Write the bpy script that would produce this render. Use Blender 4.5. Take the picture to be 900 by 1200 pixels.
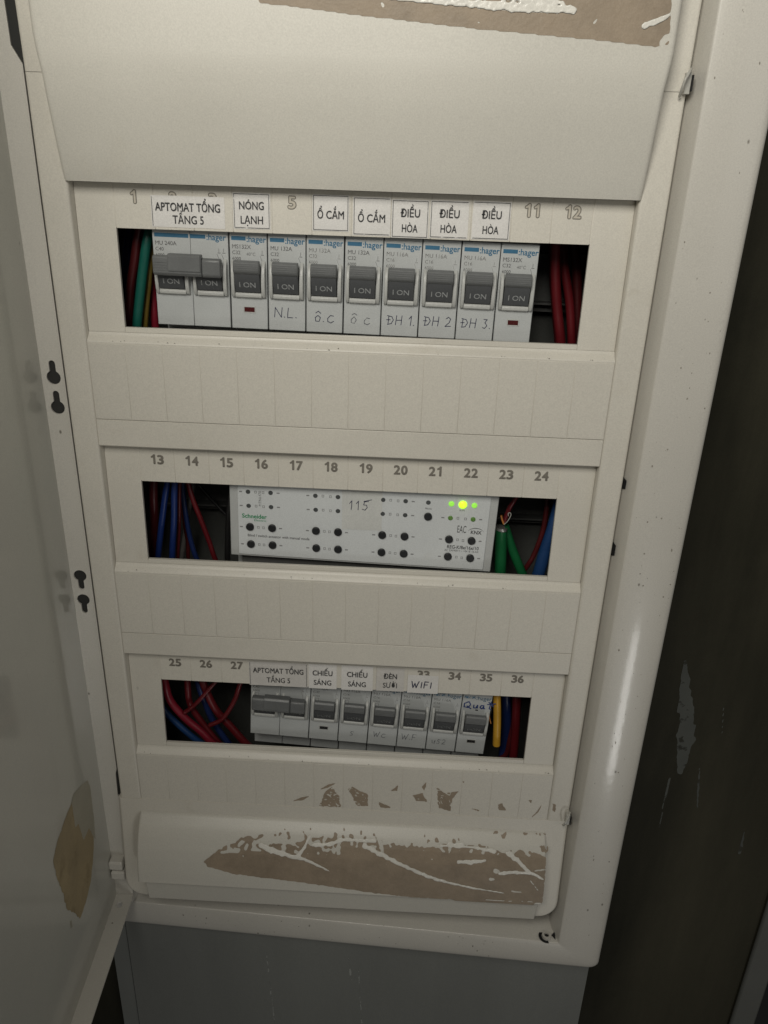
import bpy, math, random
from math import radians as R
from mathutils import Vector, Euler, noise
from mathutils.geometry import tessellate_polygon
random.seed(7)
for o in list(bpy.data.objects): bpy.data.objects.remove(o)
S = bpy.context.scene; COL = S.collection

# ---------------------------------------------------------------- camera (mm in, metres out)
FPX, ROT, CAM = 938.0635, (1.153792, -0.0307649, 0.0395601), (29.102450, -383.604339, 33.392687)
cd = bpy.data.cameras.new('camera'); cam = bpy.data.objects.new('camera', cd); COL.objects.link(cam)
cd.sensor_fit = 'VERTICAL'; cd.sensor_height = 24; cd.lens = FPX/1200*24
cd.clip_start = .01; cd.clip_end = 50
cam.rotation_euler = ROT; cam.location = [c/1000 for c in CAM]
S.camera = cam
# ---------------------------------------------------------------- light and exposure
w = bpy.data.worlds.new('World'); S.world = w; w.use_nodes = True
w.node_tree.nodes['Background'].inputs[0].default_value = (.95, .93, .90, 1)
w.node_tree.nodes['Background'].inputs[1].default_value = .035
def area(name, loc, target, size, power, col, sy=None):
    l = bpy.data.lights.new(name, 'AREA'); l.energy = power; l.color = col; l.size = size
    if sy: l.shape = 'RECTANGLE'; l.size_y = sy
    o = bpy.data.objects.new(name, l); COL.objects.link(o)
    o.location = [c/1000 for c in loc]
    o.rotation_euler = (Vector(target)-Vector(loc)).to_track_quat('-Z', 'Y').to_euler()
    return o
k = area('ceiling_lamp', (-85, -570, 345), (50, 0, 205), .28, 1.8, (1.0, .966, .885)); k.data.spread = R(121)
area('door_fill', (620, -760, 150), (-60, -60, -140), .60, .75, (1.0, .97, .90))  # added weak fill that brightens the open door
area('frame_highlight_lamp', (420, -1128, -1040), (157, 0, -245), .09, 1.3, (1.0, .99, .95), .32)  # lamp added low down to make the highlight on the frame's right side
S.view_settings.view_transform = 'Standard'; S.view_settings.look = 'None'
S.view_settings.exposure = 0; S.view_settings.gamma = 1

# ---------------------------------------------------------------- helpers
CR = Euler(ROT).to_matrix()
def at(px, py, Y=0.):
    "point of the plane y=Y (mm) seen at a pixel of the photograph"
    d = CR @ Vector(((px-450)/FPX, -(py-600)/FPX, -1)); C = Vector(CAM)
    return C + d*((Y-C.y)/d.y)
def on(px, py, prof):
    Y = 0
    for _ in range(12):
        q = at(px, py, Y); Y = prof(q.z)
    return at(px, py, Y)
ORG = {}
def tag(o, label=None, cat=None, group=None, kind=None):
    if label: o['label'] = label
    if cat: o['category'] = cat
    if group: o['group'] = group
    if kind: o['kind'] = kind
    return o
def thing(name, loc, label, cat, group=None):
    o = bpy.data.objects.new(name, None); COL.objects.link(o); o.empty_display_size = .01
    o.location = [c/1000 for c in loc]; ORG[o] = Vector(loc); tag(o, label, cat, group); return o
class MB:
    def __init__(s): s.v = []; s.f = []
    def add(s, vs, fs):
        n = len(s.v); s.v += [tuple(v) for v in vs]; s.f += [tuple(i+n for i in f) for f in fs]; return s
    def box(s, x0, x1, y0, y1, z0, z1):
        return s.add([(x0,y0,z0),(x1,y0,z0),(x1,y1,z0),(x0,y1,z0),(x0,y0,z1),(x1,y0,z1),(x1,y1,z1),(x0,y1,z1)],
                     [(0,3,2,1),(4,5,6,7),(0,1,5,4),(1,2,6,5),(2,3,7,6),(3,0,4,7)])
    def prism(s, yz, x0, x1):
        "profile (y,z) listed anticlockwise seen from +x"
        n = len(yz); vs = [(x0,y,z) for y,z in yz]+[(x1,y,z) for y,z in yz]
        fs = [(i,(i+1)%n,n+(i+1)%n,n+i) for i in range(n)]
        return s.add(vs, [tuple(reversed(f)) for f in fs]+[tuple(range(n)), tuple(range(2*n-1,n-1,-1))])
    def plate(s, outer, holes, y0, y1, fn=None):
        "outline in x,z with holes, front y0, back y1"
        loops = [outer]+list(holes); pts = [p for l in loops for p in l]; n = len(pts)
        tri = tessellate_polygon([[Vector((x,z,0)) for x,z in l] for l in loops])
        vs = [(x,y0,z) for x,z in pts]+[(x,y1,z) for x,z in pts]
        fs = [tuple(t) for t in tri]+[tuple(n+i for i in reversed(t)) for t in tri]
        k = 0
        for l in loops:
            m = len(l)
            for i in range(m): a = k+i; b = k+(i+1)%m; fs.append((a,b,n+b,n+a))
            k += m
        if fn: vs = [fn(*v) for v in vs]
        return s.add(vs, fs)
    def tube(s, pts, r, n=10, cap=True):
        pts = [Vector(p) for p in pts]; rings = []
        up = Vector((0.13,1,.07)).normalized()
        for i, p in enumerate(pts):
            t = (pts[min(i+1,len(pts)-1)]-pts[max(i-1,0)]).normalized()
            a = t.cross(up).normalized(); b = t.cross(a); rr = r[i] if isinstance(r, list) else r
            rings.append([p+(a*math.cos(q)+b*math.sin(q))*rr for q in [2*math.pi*k/n for k in range(n)]])
        vs = [v for g in rings for v in g]
        fs = [(i*n+k, i*n+(k+1)%n, (i+1)*n+(k+1)%n, (i+1)*n+k) for i in range(len(pts)-1) for k in range(n)]
        if cap: fs += [tuple(range(n-1,-1,-1)), tuple(range((len(pts)-1)*n, len(pts)*n))]
        return s.add(vs, fs)
    def disc(s, c, r, y0, y1, n=20, dome=0.):
        "round button standing out from y1 to y0"
        x, z = c; vs = []; fs = []
        prof = [(r, y1), (r, y0+min(.3, r*.2)), (r*.85, y0)]
        if dome: prof = [(r, y1), (r, y0)]+[(r*math.cos(a), y0-dome*math.sin(a)) for a in (.4,.8,1.2)]
        for rr, yy in prof: vs += [(x+rr*math.cos(2*math.pi*k/n), yy, z+rr*math.sin(2*math.pi*k/n)) for k in range(n)]
        for i in range(len(prof)-1):
            fs += [(i*n+k, i*n+(k+1)%n, (i+1)*n+(k+1)%n, (i+1)*n+k) for k in range(n)]
        fs.append(tuple(range((len(prof)-1)*n, len(prof)*n)))
        return s.add(vs, fs)
    def ring(s, c, r0, r1, y0, y1, n=24):
        x, z = c
        o = [(x+r1*math.cos(2*math.pi*k/n), z+r1*math.sin(2*math.pi*k/n)) for k in range(n)]
        h = [(x+r0*math.cos(-2*math.pi*k/n), z+r0*math.sin(-2*math.pi*k/n)) for k in range(n)]
        return s.plate(o, [h], y0, y1)
    def loft(s, rows, yb, er=1.2, nx=6):
        "rows of (z, xl, xr, yfront); rounded side edges, back at yb"
        cols = []
        def colx(xl, xr):
            e = [(0,1.0),(.08,.55),(.3,.2),(.7,.03),(1.1,0)]
            a = [(xl+er*t, er*d) for t, d in e]; b = [(xr-er*t, er*d) for t, d in reversed(e)]
            m = [(xl+er*1.1+(xr-xl-2.2*er)*k/nx, 0) for k in range(1, nx)]
            return a+m+b
        vs = []; m = None
        for z, xl, xr, yf in rows:
            c = colx(xl, xr); ring = [(xl, yb, z)]+[(x, yf+d, z) for x, d in c]+[(xr, yb, z)]
            m = len(ring); vs += ring
        fs = []
        for i in range(len(rows)-1):
            fs += [(i*m+k, i*m+k+1, (i+1)*m+k+1, (i+1)*m+k) for k in range(m-1)]
        fs += [tuple(range(m)), tuple(range((len(rows)-1)*m+m-1, (len(rows)-1)*m-1, -1))]
        return s.add(vs, fs)
def obj(name, mb, mat, parent=None, label=None, bevel=0, kind=None, smooth=35, fix=True):
    o0 = ORG.get(parent, Vector((0,0,0)))
    me = bpy.data.meshes.new(name)
    me.from_pydata([((x-o0.x)/1000, (y-o0.y)/1000, (z-o0.z)/1000) for x,y,z in mb.v], [], mb.f)
    if fix:
        import bmesh
        bm = bmesh.new(); bm.from_mesh(me); bmesh.ops.recalc_face_normals(bm, faces=bm.faces); bm.to_mesh(me); bm.free()
    me.materials.append(mat)
    if smooth:
        me.polygons.foreach_set('use_smooth', [True]*len(me.polygons)); me.set_sharp_from_angle(angle=R(smooth))
    me.update()
    o = bpy.data.objects.new(name, me); COL.objects.link(o)
    if parent: o.parent = parent; ORG[o] = o0
    else: ORG[o] = Vector((0,0,0))
    if bevel:
        b = o.modifiers.new('bevel', 'BEVEL'); b.width = bevel/1000; b.segments = 2; b.limit_method = 'ANGLE'; b.angle_limit = R(40)
    tag(o, label, None, None, kind)
    return o
TC = {}
def text_data(s, offset=0., bold=0.):
    k = (s, offset)
    if k not in TC:
        c = bpy.data.curves.new('t', 'FONT'); c.body = s; c.size = 1; c.offset = offset; c.resolution_u = 3
        c.fill_mode = 'FRONT'; c.align_x = 'LEFT'
        t = bpy.data.objects.new('t', c); COL.objects.link(t)
        me = bpy.data.meshes.new_from_object(t)
        v = [tuple(p.co[:2]) for p in me.vertices]; f = [tuple(p.vertices) for p in me.polygons]
        bpy.data.objects.remove(t); bpy.data.curves.remove(c); bpy.data.meshes.remove(me); TC[k] = (v, f)
    return TC[k]
def text_mb(mb, s, x, z, Y, h=None, wd=None, offset=0., ref=None, slope=0., align='C', shear=0., rot=0.):
    "lay lettering flat on a face that looks towards -y; x,z is its centre; h letter height, wd total width"
    if offset > 0:
        bo = offset*(h/.73 if h else 3); k = 8 if offset > .025 else 4
        for i in range(k):
            a = 2*math.pi*(i+.5)/k
            text_mb(mb, s, x+bo*math.cos(a), z+bo*math.sin(a), Y+.004*(i+1), h, wd, 0., ref, slope, align, shear, rot)
    v, f = text_data(s, 0.); rv = text_data(ref or s, 0.)[0]
    if not v: return mb
    x0 = min(p[0] for p in rv); x1 = max(p[0] for p in rv); z0 = min(p[1] for p in rv); z1 = max(p[1] for p in rv)
    sz = h/.73 if h else None; sx = wd/(x1-x0) if wd else sz
    if sz is None: sz = sx
    cx = (x0+x1)/2 if align == 'C' else (x0 if align == 'L' else x1); czz = .365
    out = []
    for a, b in v:
        u = (a-cx)*sx+shear*(b-czz)*sz; q = (b-czz)*sz
        u, q = u*math.cos(rot)-q*math.sin(rot), u*math.sin(rot)+q*math.cos(rot)
        out.append((x+u, Y+slope*q, z+q))
    return mb.add(out, f)
def digits(mb, num, x, z, Y, h, slope, bold):
    adv = .76*h; wd = .60*h; x0 = x-adv*(len(num)-1)/2
    for i, ch in enumerate(num):
        c = x0+i*adv
        if ch == '1':
            for k in range(9):
                a = 2*math.pi*k/8; dx, dz = (0, 0) if k == 8 else (bold*h*1.37*math.cos(a), bold*h*1.37*math.sin(a)); t = .06*h; yy = Y+.004*k
                P = [(.04*h, -.5*h), (.16*h, -.5*h), (.16*h, .5*h), (.07*h, .5*h), (-.06*h, .36*h), (-.2*h, .29*h), (-.2*h, .19*h), (.04*h, .27*h)]
                mb.add([(c+dx+px, yy+slope*pz, z+dz+pz) for px, pz in P], [(0,1,2,7),(2,3,4,7),(4,5,6,7)])
        else: text_mb(mb, ch, c, z, Y, h=h, wd=wd, slope=slope, offset=bold)
    return mb
# hand lettering: pen strokes in a unit box
PEN = {'N':[[(0,0),(0,1),(.7,0),(.72,1)]],'L':[[(0,1),(0,0),(.55,.02)]],'.':[[(0,.05),(.08,.02)]],
 'o':[[(.3,.6),(.05,.4),(.1,.05),(.45,.05),(.55,.4),(.3,.6)],[(.05,.8),(.3,1.0),(.55,.8)]],
 'O':[[(.35,.7),(.05,.45),(.1,.08),(.45,.05),(.6,.4),(.35,.7)],[(.1,.88),(.35,1.05),(.6,.88)]],
 'C':[[(.6,.6),(.3,.65),(.05,.35),(.1,.05),(.4,-.05),(.65,.1)]],
 'D':[[(.15,0),(.15,.95)],[(0,.95),(.5,.85),(.7,.5),(.5,.1),(.1,0)],[(-.05,.5),(.35,.52)]],
 'H':[[(0,0),(.03,1)],[(.6,0),(.6,1)],[(0,.5),(.62,.52)]],'1':[[(0,.7),(.22,1),(.25,0)]],
 '2':[[(0,.8),(.25,1),(.5,.8),(.4,.45),(0,0),(.6,.05)]],'3':[[(0,.95),(.4,.95),(.2,.6),(.45,.3),(.25,0),(0,.1)]],
 '5':[[(.6,1),(.15,.95),(.1,.6),(.4,.6),(.5,.3),(.3,0),(0,.1)],[(.1,1.0),(.9,1.2)]],
 'W':[[(0,1),(.25,0),(.45,.7),(.65,0),(.95,1)]],'I':[[(0,0),(.02,.9)]],'F':[[(0,0),(.02,1)],[(0,1),(.5,.98)],[(0,.5),(.4,.52)]],
 'S':[[(.6,.8),(.2,.9),(.1,.6),(.45,.4),(.4,.1),(0,.1)]],'U':[[(0,.7),(.1,.05),(.4,.05),(.5,.7),(.55,0)]],
 'Q':[[(.5,.9),(.05,.6),(.1,.1),(.6,.0),(.85,.5),(.55,.95),(.3,.8)],[(.45,.25),(1.0,-.15)]],
 'a':[[(.5,.5),(.15,.5),(.05,.15),(.3,0),(.5,.4),(.52,.05),(.7,.05)]],'u':[[(0,.5),(.05,.05),(.35,.05),(.45,.5),(.5,.03)]],
 't':[[(.3,1.2),(.25,.1),(.5,0)],[(-.1,.75),(.9,.95)],[(.0,1.1),(.7,.5)]]}
def pen(mb, s, x, z, Y, h, wpen=.22, gap=.28, sh=.08, slope=0.):
    cx = x
    for ch in s:
        if ch == ' ': cx += h*.5; continue
        wmax = 0
        for st in PEN[ch]:
            pts = []
            for i in range(len(st)-1):
                for t in (0,.5): pts.append((st[i][0]+(st[i+1][0]-st[i][0])*t, st[i][1]+(st[i+1][1]-st[i][1])*t))
            pts.append(st[-1])
            P = [Vector((cx+(a+sh*b+.03*noise.noise(Vector((a*5,b*5,cx))))*h, Y, z+(b+.03*noise.noise(Vector((b*4,a*6,cx+9))))*h)) for a,b in pts]
            for i in range(len(P)-1):
                d = P[i+1]-P[i]
                if d.length < 1e-6: continue
                n = Vector((-d.z,0,d.x)).normalized()*wpen/2; e = d.normalized()*wpen*.3
                a, b = P[i]-e, P[i+1]+e; yy = -.002*i
                mb.add([(q.x, q.y+yy+slope*(q.z-z), q.z) for q in (a-n, b-n, b+n, a+n)], [(0,1,2,3)])
            wmax = max(wmax, max(a for a,b in st))
        cx += (wmax+gap)*h
    return mb
# mask patches: a film of old tape/paint standing 0.1 mm proud, cut to a ragged outline
def inside(poly, x, z):
    c = False; n = len(poly)
    for i in range(n):
        x0,z0 = poly[i]; x1,z1 = poly[(i+1)%n]
        if (z0 > z) != (z1 > z) and x < (x1-x0)*(z-z0)/(z1-z0)+x0: c = not c
    return c
def dseg(p, a, b):
    ax, az = a; bx, bz = b; dx, dz = bx-ax, bz-az; L = dx*dx+dz*dz
    t = max(0, min(1, ((p[0]-ax)*dx+(p[1]-az)*dz)/L)) if L else 0
    return math.hypot(p[0]-ax-t*dx, p[1]-az-t*dz), t
def film(mask, x0, x1, z0, z1, step, place):
    mb = MB(); nx = int((x1-x0)/step)+1; nz = int((z1-z0)/step)+1; idx = {}
    def vid(i, j):
        if (i, j) not in idx: idx[(i, j)] = len(mb.v); mb.v.append(place(x0+i*step, z0+j*step))
        return idx[(i, j)]
    for j in range(nz):
        for i in range(nx):
            if mask(x0+(i+.5)*step, z0+(j+.5)*step): mb.f.append((vid(i,j), vid(i+1,j), vid(i+1,j+1), vid(i,j+1)))
    ec = {}
    for f in mb.f:
        for k in range(4): e = tuple(sorted((f[k], f[(k+1)%4]))); ec[e] = ec.get(e, 0)+1
    nb = {}
    for (a, b), c in ec.items():
        if c == 1: nb.setdefault(a, []).append(b); nb.setdefault(b, []).append(a)
    for _ in range(3):     # soften the stepped outline
        new = {a: tuple((mb.v[a][k]*.4+.6*sum(mb.v[b][k] for b in bs)/len(bs)) for k in range(3)) for a, bs in nb.items()}
        for a, p in new.items(): mb.v[a] = p
    return mb

# ---------------------------------------------------------------- materials
MC = {}
def mat(name, col, rough=.5, var=.06, scale=25, bump=.0, bscale=900, specks=None, coat=0, metal=0, grain=.07, streak=None, stain_or_light=None, fade=None, emit=None, spec=.5, dust=None):
    if name in MC: return MC[name]
    m = bpy.data.materials.new(name); m.use_nodes = True; MC[name] = m
    nt = m.node_tree; N = nt.nodes; L = nt.links; b = N['Principled BSDF']; out = N['Material Output']
    b.inputs['Roughness'].default_value = rough; b.inputs['Metallic'].default_value = metal
    b.inputs['Specular IOR Level'].default_value = spec
    if coat: b.inputs['Coat Weight'].default_value = coat; b.inputs['Coat Roughness'].default_value = .07 if 'door' in name else .10
    tc = N.new('ShaderNodeTexCoord')
    def mul(c, f): return tuple(x*f for x in c[:3])+(1,)
    no = N.new('ShaderNodeTexNoise'); no.inputs['Scale'].default_value = scale; no.inputs['Detail'].default_value = 6
    L.new(tc.outputs['Object'], no.inputs['Vector'])
    r = N.new('ShaderNodeValToRGB'); r.color_ramp.elements[0].color = mul(col, 1-var); r.color_ramp.elements[1].color = mul(col, 1+var)
    r.color_ramp.elements[0].position = .3; r.color_ramp.elements[1].position = .7
    L.new(no.outputs['Fac'], r.inputs['Fac']); c = r.outputs['Color']
    def mix(fac, color, c):
        mx = N.new('ShaderNodeMix'); mx.data_type = 'RGBA'
        L.new(fac, mx.inputs[0]); L.new(c, mx.inputs[6]); mx.inputs[7].default_value = (*color, 1); return mx.outputs[2]
    def rng(sock, a, b_, hi=1.):
        q = N.new('ShaderNodeMapRange'); L.new(sock, q.inputs[0]); q.inputs[1].default_value = a; q.inputs[2].default_value = b_; q.inputs[4].default_value = hi; return q.outputs[0]
    if stain_or_light:  # stain blotches; on cover and door also shadow and reflection in the colour
        n2 = N.new('ShaderNodeTexNoise'); n2.inputs['Scale'].default_value = stain_or_light[0]; n2.inputs['Detail'].default_value = 8; n2.inputs['Roughness'].default_value = .7
        L.new(tc.outputs['Object'], n2.inputs['Vector']); c = mix(rng(n2.outputs['Fac'], stain_or_light[1], stain_or_light[1]+.15, stain_or_light[2]), stain_or_light[3], c)
    if streak:
        mp2 = N.new('ShaderNodeMapping'); mp2.inputs['Scale'].default_value = (1, 1, streak[1]); L.new(tc.outputs['Object'], mp2.inputs[0])
        n6 = N.new('ShaderNodeTexNoise'); n6.inputs['Scale'].default_value = streak[0]; n6.inputs['Detail'].default_value = 9; n6.inputs['Roughness'].default_value = .62
        L.new(mp2.outputs[0], n6.inputs['Vector']); c = mix(rng(n6.outputs['Fac'], .38, .68, streak[2]), streak[3], c)
    if dust:
        n4 = N.new('ShaderNodeTexNoise'); n4.inputs['Scale'].default_value = dust[0]; n4.inputs['Detail'].default_value = 3
        L.new(tc.outputs['Object'], n4.inputs['Vector']); c = mix(rng(n4.outputs['Fac'], .35, .75, dust[1]), dust[2], c)
    if specks:
        vo = N.new('ShaderNodeTexVoronoi'); vo.inputs['Scale'].default_value = specks[0]; vo.inputs['Randomness'].default_value = 1
        mp = N.new('ShaderNodeMapping'); mp.inputs['Scale'].default_value = (1, 1, .6); mp.inputs['Rotation'].default_value = (.3, .4, .2)
        L.new(tc.outputs['Object'], mp.inputs[0]); L.new(mp.outputs[0], vo.inputs['Vector'])
        d = rng(vo.outputs['Distance'], specks[1], specks[1]*.5, 1)
        sp = N.new('ShaderNodeSeparateColor'); L.new(vo.outputs['Color'], sp.inputs[0])
        g = rng(sp.outputs[0], specks[2], specks[2]+.25, .8)
        mm = N.new('ShaderNodeMath'); mm.operation = 'MULTIPLY'; L.new(d, mm.inputs[0]); L.new(g, mm.inputs[1]); c = mix(mm.outputs[0], (.10,.085,.06), c)
    if grain:
        n7 = N.new('ShaderNodeTexNoise'); n7.inputs['Scale'].default_value = 1700; n7.inputs['Detail'].default_value = 1
        L.new(tc.outputs['Object'], n7.inputs['Vector'])
        q7 = N.new('ShaderNodeMapRange'); L.new(n7.outputs['Fac'], q7.inputs[0]); q7.inputs[1].default_value = .25; q7.inputs[2].default_value = .75; q7.inputs[3].default_value = 1-grain; q7.inputs[4].default_value = 1+grain
        vm = N.new('ShaderNodeVectorMath'); vm.operation = 'SCALE'; L.new(c, vm.inputs[0]); L.new(q7.outputs[0], vm.inputs['Scale']); c = vm.outputs[0]
    L.new(c, b.inputs['Base Color'])
    rr = rng(no.outputs['Fac'], .3, .7, 1)
    mr = N.new('ShaderNodeMath'); mr.operation = 'MULTIPLY_ADD'; L.new(rr, mr.inputs[0]); mr.inputs[1].default_value = .12*rough+.02; mr.inputs[2].default_value = rough-.05
    L.new(mr.outputs[0], b.inputs['Roughness'])
    if bump:
        n3 = N.new('ShaderNodeTexNoise'); n3.inputs['Scale'].default_value = bscale; n3.inputs['Detail'].default_value = 3
        L.new(tc.outputs['Object'], n3.inputs['Vector'])
        bp = N.new('ShaderNodeBump'); bp.inputs['Strength'].default_value = bump; bp.inputs['Distance'].default_value = .0003
        L.new(n3.outputs['Fac'], bp.inputs['Height']); L.new(bp.outputs[0], b.inputs['Normal'])
        if coat: L.new(bp.outputs[0], b.inputs['Coat Normal'])
    if emit:
        b.inputs['Emission Color'].default_value = (*emit[0], 1); b.inputs['Emission Strength'].default_value = emit[1]
    if fade:
        n5 = N.new('ShaderNodeTexNoise'); n5.inputs['Scale'].default_value = fade[0]; n5.inputs['Detail'].default_value = 4
        L.new(tc.outputs['Object'], n5.inputs['Vector'])
        f = rng(n5.outputs['Fac'], fade[1], fade[1]+.1, fade[2]); iv = N.new('ShaderNodeMath'); iv.operation = 'SUBTRACT'; iv.inputs[0].default_value = 1; L.new(f, iv.inputs[1])
        L.new(iv.outputs[0], b.inputs['Alpha'])
    return m
CREAM = (.60, .572, .505)
M_cov = mat('cream_plastic', CREAM, .42, .06, 12, .12, 1500, specks=(60, .055, .72), stain_or_light=(34, .60, .35, (.42,.37,.29)))  # brownish blotches: hand marks, with shadow painted into the colour too
M_tab = mat('cream_plastic_tab', CREAM, .42, .06, 9, .12, 1500, specks=(70, .045, .86))
M_cap = mat('cream_plastic_cap', (.58,.56,.50), .42, .05, 9, .10, 1500, specks=(60, .04, .82), stain_or_light=(14, .60, .25, (.52,.46,.36)))
M_met = mat('white_enamel_metal', (.56,.538,.485), .36, .05, 10, .07, 300, specks=(110, .085, .45), coat=.35)
M_door = mat('white_enamel_door', (.54,.535,.48), .38, .05, 7, .08, 380, coat=.5, specks=(60,.04,.7), stain_or_light=(9, .5, .4, (.49,.50,.45)), streak=(20, .35, .25, (.50,.46,.42)))  # greenish and pinkish blotches paint reflections into the door's colour
M_brk = mat('grey_breaker_plastic', (.445,.46,.455), .45, .04, 60, .3, 2500)
M_brk2 = mat('light_grey_trim', (.45,.455,.435), .40, .04, 60, .3, 2500)
M_lev = mat('dark_grey_lever', (.135,.14,.14), .42, .1, 80, .3, 2500)
M_lev2 = mat('charcoal_rocker', (.06,.063,.066), .5, .1, 80, .3, 2500)
M_blue = mat('blue_print', (.028,.125,.22), .5, .08, 200)
M_blue2 = mat('worn_blue_print', (.05,.15,.25), .5, .08, 200, fade=(900, .42, .9))
M_ink = mat('grey_small_print', (.13,.13,.13), .6, .1, 200, fade=(700, .50, .6))
M_inkf = mat('faded_small_print', (.28,.28,.27), .6, .1, 200, fade=(800, .45, .7))
M_num = mat('grey_number_print', (.17,.155,.13), .6, .15, 300, fade=(500, .62, .6))
M_paper = mat('white_label_paper', (.66,.645,.62), .6, .04, 90, .3, 1200, stain_or_light=(50, .64, .3, (.48,.43,.36)))
M_paper2 = mat('label_paper_scuffed', (.56,.54,.51), .6, .05, 90, .3, 1200, stain_or_light=(70, .58, .35, (.44,.40,.34)))
M_blk = mat('black_label_print', (.02,.02,.022), .6, .1, 200, fade=(420, .62, .9))
M_blkw = mat('worn_black_label_print', (.045,.045,.045), .6, .1, 200, fade=(420, .53, .85))
M_hand = mat('faded_ballpoint', (.10,.105,.12), .6, .1, 200, fade=(500, .52, .7))
M_handb = mat('blue_ballpoint', (.012,.035,.16), .5, .1, 200)
M_handn = mat('navy_ballpoint', (.012,.014,.05), .5, .1, 200)
M_mark = mat('grey_pictogram_print', (.22,.22,.22), .6, .1, 200)
M_win = mat('dark_red_indicator', (.07,.012,.012), .3, .1, 200)
M_winb = mat('black_indicator', (.02,.02,.02), .3, .1, 200)
M_white = mat('white_module_face', (.60,.62,.62), .40, .03, 40, .15, 2500, stain_or_light=(45, .62, .3, (.52,.51,.47)))
M_modg = mat('grey_module_body', (.44,.45,.44), .45, .04, 60, .2, 2500)
M_btn = mat('black_button', (.012,.013,.014), .45, .1, 200)
M_led = mat('dark_led_lens', (.07,.075,.075), .35, .1, 200)
M_ledg = mat('dull_green_led', (.09,.17,.04), .35, .1, 200, emit=((.25,.7,.05), .05))
M_ledl = mat('lit_green_led', (.25,.6,.08), .35, .05, 200, emit=((.35,.95,.08), .55))
M_ledb = mat('bright_led', (.5,.9,.1), .35, .02, 200, emit=((.42,1.0,.005), 1.5))
M_sgreen = mat('green_print', (.015,.23,.09), .5, .06, 200)
M_tape = mat('beige_tape', (.57,.575,.55), .35, .04, 70, .2, 900)
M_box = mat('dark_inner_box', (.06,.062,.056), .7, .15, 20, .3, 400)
M_rail = mat('galvanised_rail', (.12,.12,.115), .55, .1, 60, metal=.4)
M_brown = mat('brown_glue_residue', (.265,.21,.15), .55, .14, 60, .5, 600, stain_or_light=(30, .55, .45, (.25,.185,.125)), dust=(260, .35, (.36,.29,.215)))
M_yel = mat('yellowed_tape_residue', (.37,.29,.165), .55, .15, 45, .3, 500, stain_or_light=(60, .52, .5, (.20,.145,.065)))
M_yel2 = mat('pale_tape_residue', (.40,.375,.30), .55, .1, 45, .3, 500)
M_wall = mat('blue_grey_paint', (.165,.17,.158), .6, .08, 6, .4, 300, stain_or_light=(16, .55, .35, (.17,.178,.17)), streak=(14, .12, .45, (.215,.222,.205)))
M_strip = mat('grey_board_strip', (.18,.187,.175), .6, .1, 8, .3, 300)
M_dark = mat('dark_olive_paint', (.022,.021,.014), .55, .25, 4, .5, 120, stain_or_light=(9, .5, .5, (.034,.032,.021)), streak=(7, .16, .9, (.070,.064,.043)), spec=.12)
M_smear = mat('grey_paint_smear', (.062,.066,.056), .5, .2, 40, fade=(160, .56, .8))
M_mould = mat('grey_moulding_paint', (.12,.122,.11), .55, .1, 12, .3, 300)
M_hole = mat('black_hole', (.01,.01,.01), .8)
M_holeg = mat('dark_backing', (.022,.022,.02), .8)
M_clip = mat('translucent_clip', (.42,.41,.37), .25, .05, 90, spec=.7)
WC = {'red':(.105,.007,.010),'dark red':(.075,.009,.010),'bright red':(.19,.010,.022),'green':(.008,.11,.035),'teal green':(.008,.10,.075),
      'blue':(.008,.024,.12),'navy':(.010,.022,.09),'mid blue':(.014,.05,.15),'yellow':(.55,.30,.03),'olive':(.16,.11,.02),'black':(.012,.012,.012),'grey':(.16,.15,.14),'orange':(.5,.2,.05)}
def wm(c): return mat(c.replace(' ','_')+'_wire_sheath', WC[c], .38, .1, 60, .2, 800)

# ---------------------------------------------------------------- setting: walls
m = MB().box(-900, 1100, 95, 110, -1500, 900)
wallb = obj('wall', m, M_dark, kind='structure')
m = MB().box(-154.6, 175.5, 7.5, 94.5, -1500, 300)
# opening for the cabinet is covered by the frame; the board simply ends at the frame's lower edge
m = MB().box(-153.5, 174.0, 8, 94.5, -1500, -440).box(158, 174.0, 8, 94.5, -439.9, 400).box(-172, -158, 8, 94.5, -440, 400)
wp = obj('wall_panel', m, M_wall, kind='structure')
m = MB().box(-166, -154.6, 9.5, 94.5, -1500, -458)
obj('panel_edge_strip', m, M_strip, kind='structure')
m = MB()
p0 = at(872, 1150, 90); m.box(p0.x, p0.x+21, 90, 94.5, -1500, 900)
tag(obj('door_moulding', m, M_mould, bevel=2), 'grey upright moulding on the dark wall at the lower right corner', 'moulding')

obj('dark_gap_slab', MB().box(p0.x+20.2, 1100, 93.5, 94.9, -1500, 900), M_hole, kind='structure')  # flat black slab painting in the darkness beyond the moulding
# paint smears left on the dark wall
def smear(pxs, wds):
    P = [at(x, y, 94.8) for x, y in pxs]
    def mask(x, z):
        for i in range(len(P)-1):
            d, t = dseg((x, z), (P[i].x, P[i].z), (P[i+1].x, P[i+1].z))
            wdt = wds[i]+(wds[i+1]-wds[i])*t
            if d < wdt*(1+.5*noise.noise(Vector((x*.35, z*.12, 1)))): return True
        return False
    mg = max(wds)+3
    xs = [p.x for p in P]; zs = [p.z for p in P]
    mb = film(mask, min(xs)-mg, max(xs)+mg, min(zs)-mg, max(zs)+mg, .8, lambda x, z: (x, 94.8, z))
    return obj('paint_smear', mb, M_smear, wallb, fix=False)
smear([(803,775),(803,815),(804,865),(797,905)], [1,4.5,6.5,2])
smear([(785,912),(778,940),(772,974)], [.7,.5,.3])
smear([(820,900),(818,925),(817,948)], [.4,.7,.3])
smear([(848,828),(846,860)], [.3,.3])
smear([(872,975),(867,1000)], [.6,1.2])

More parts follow.
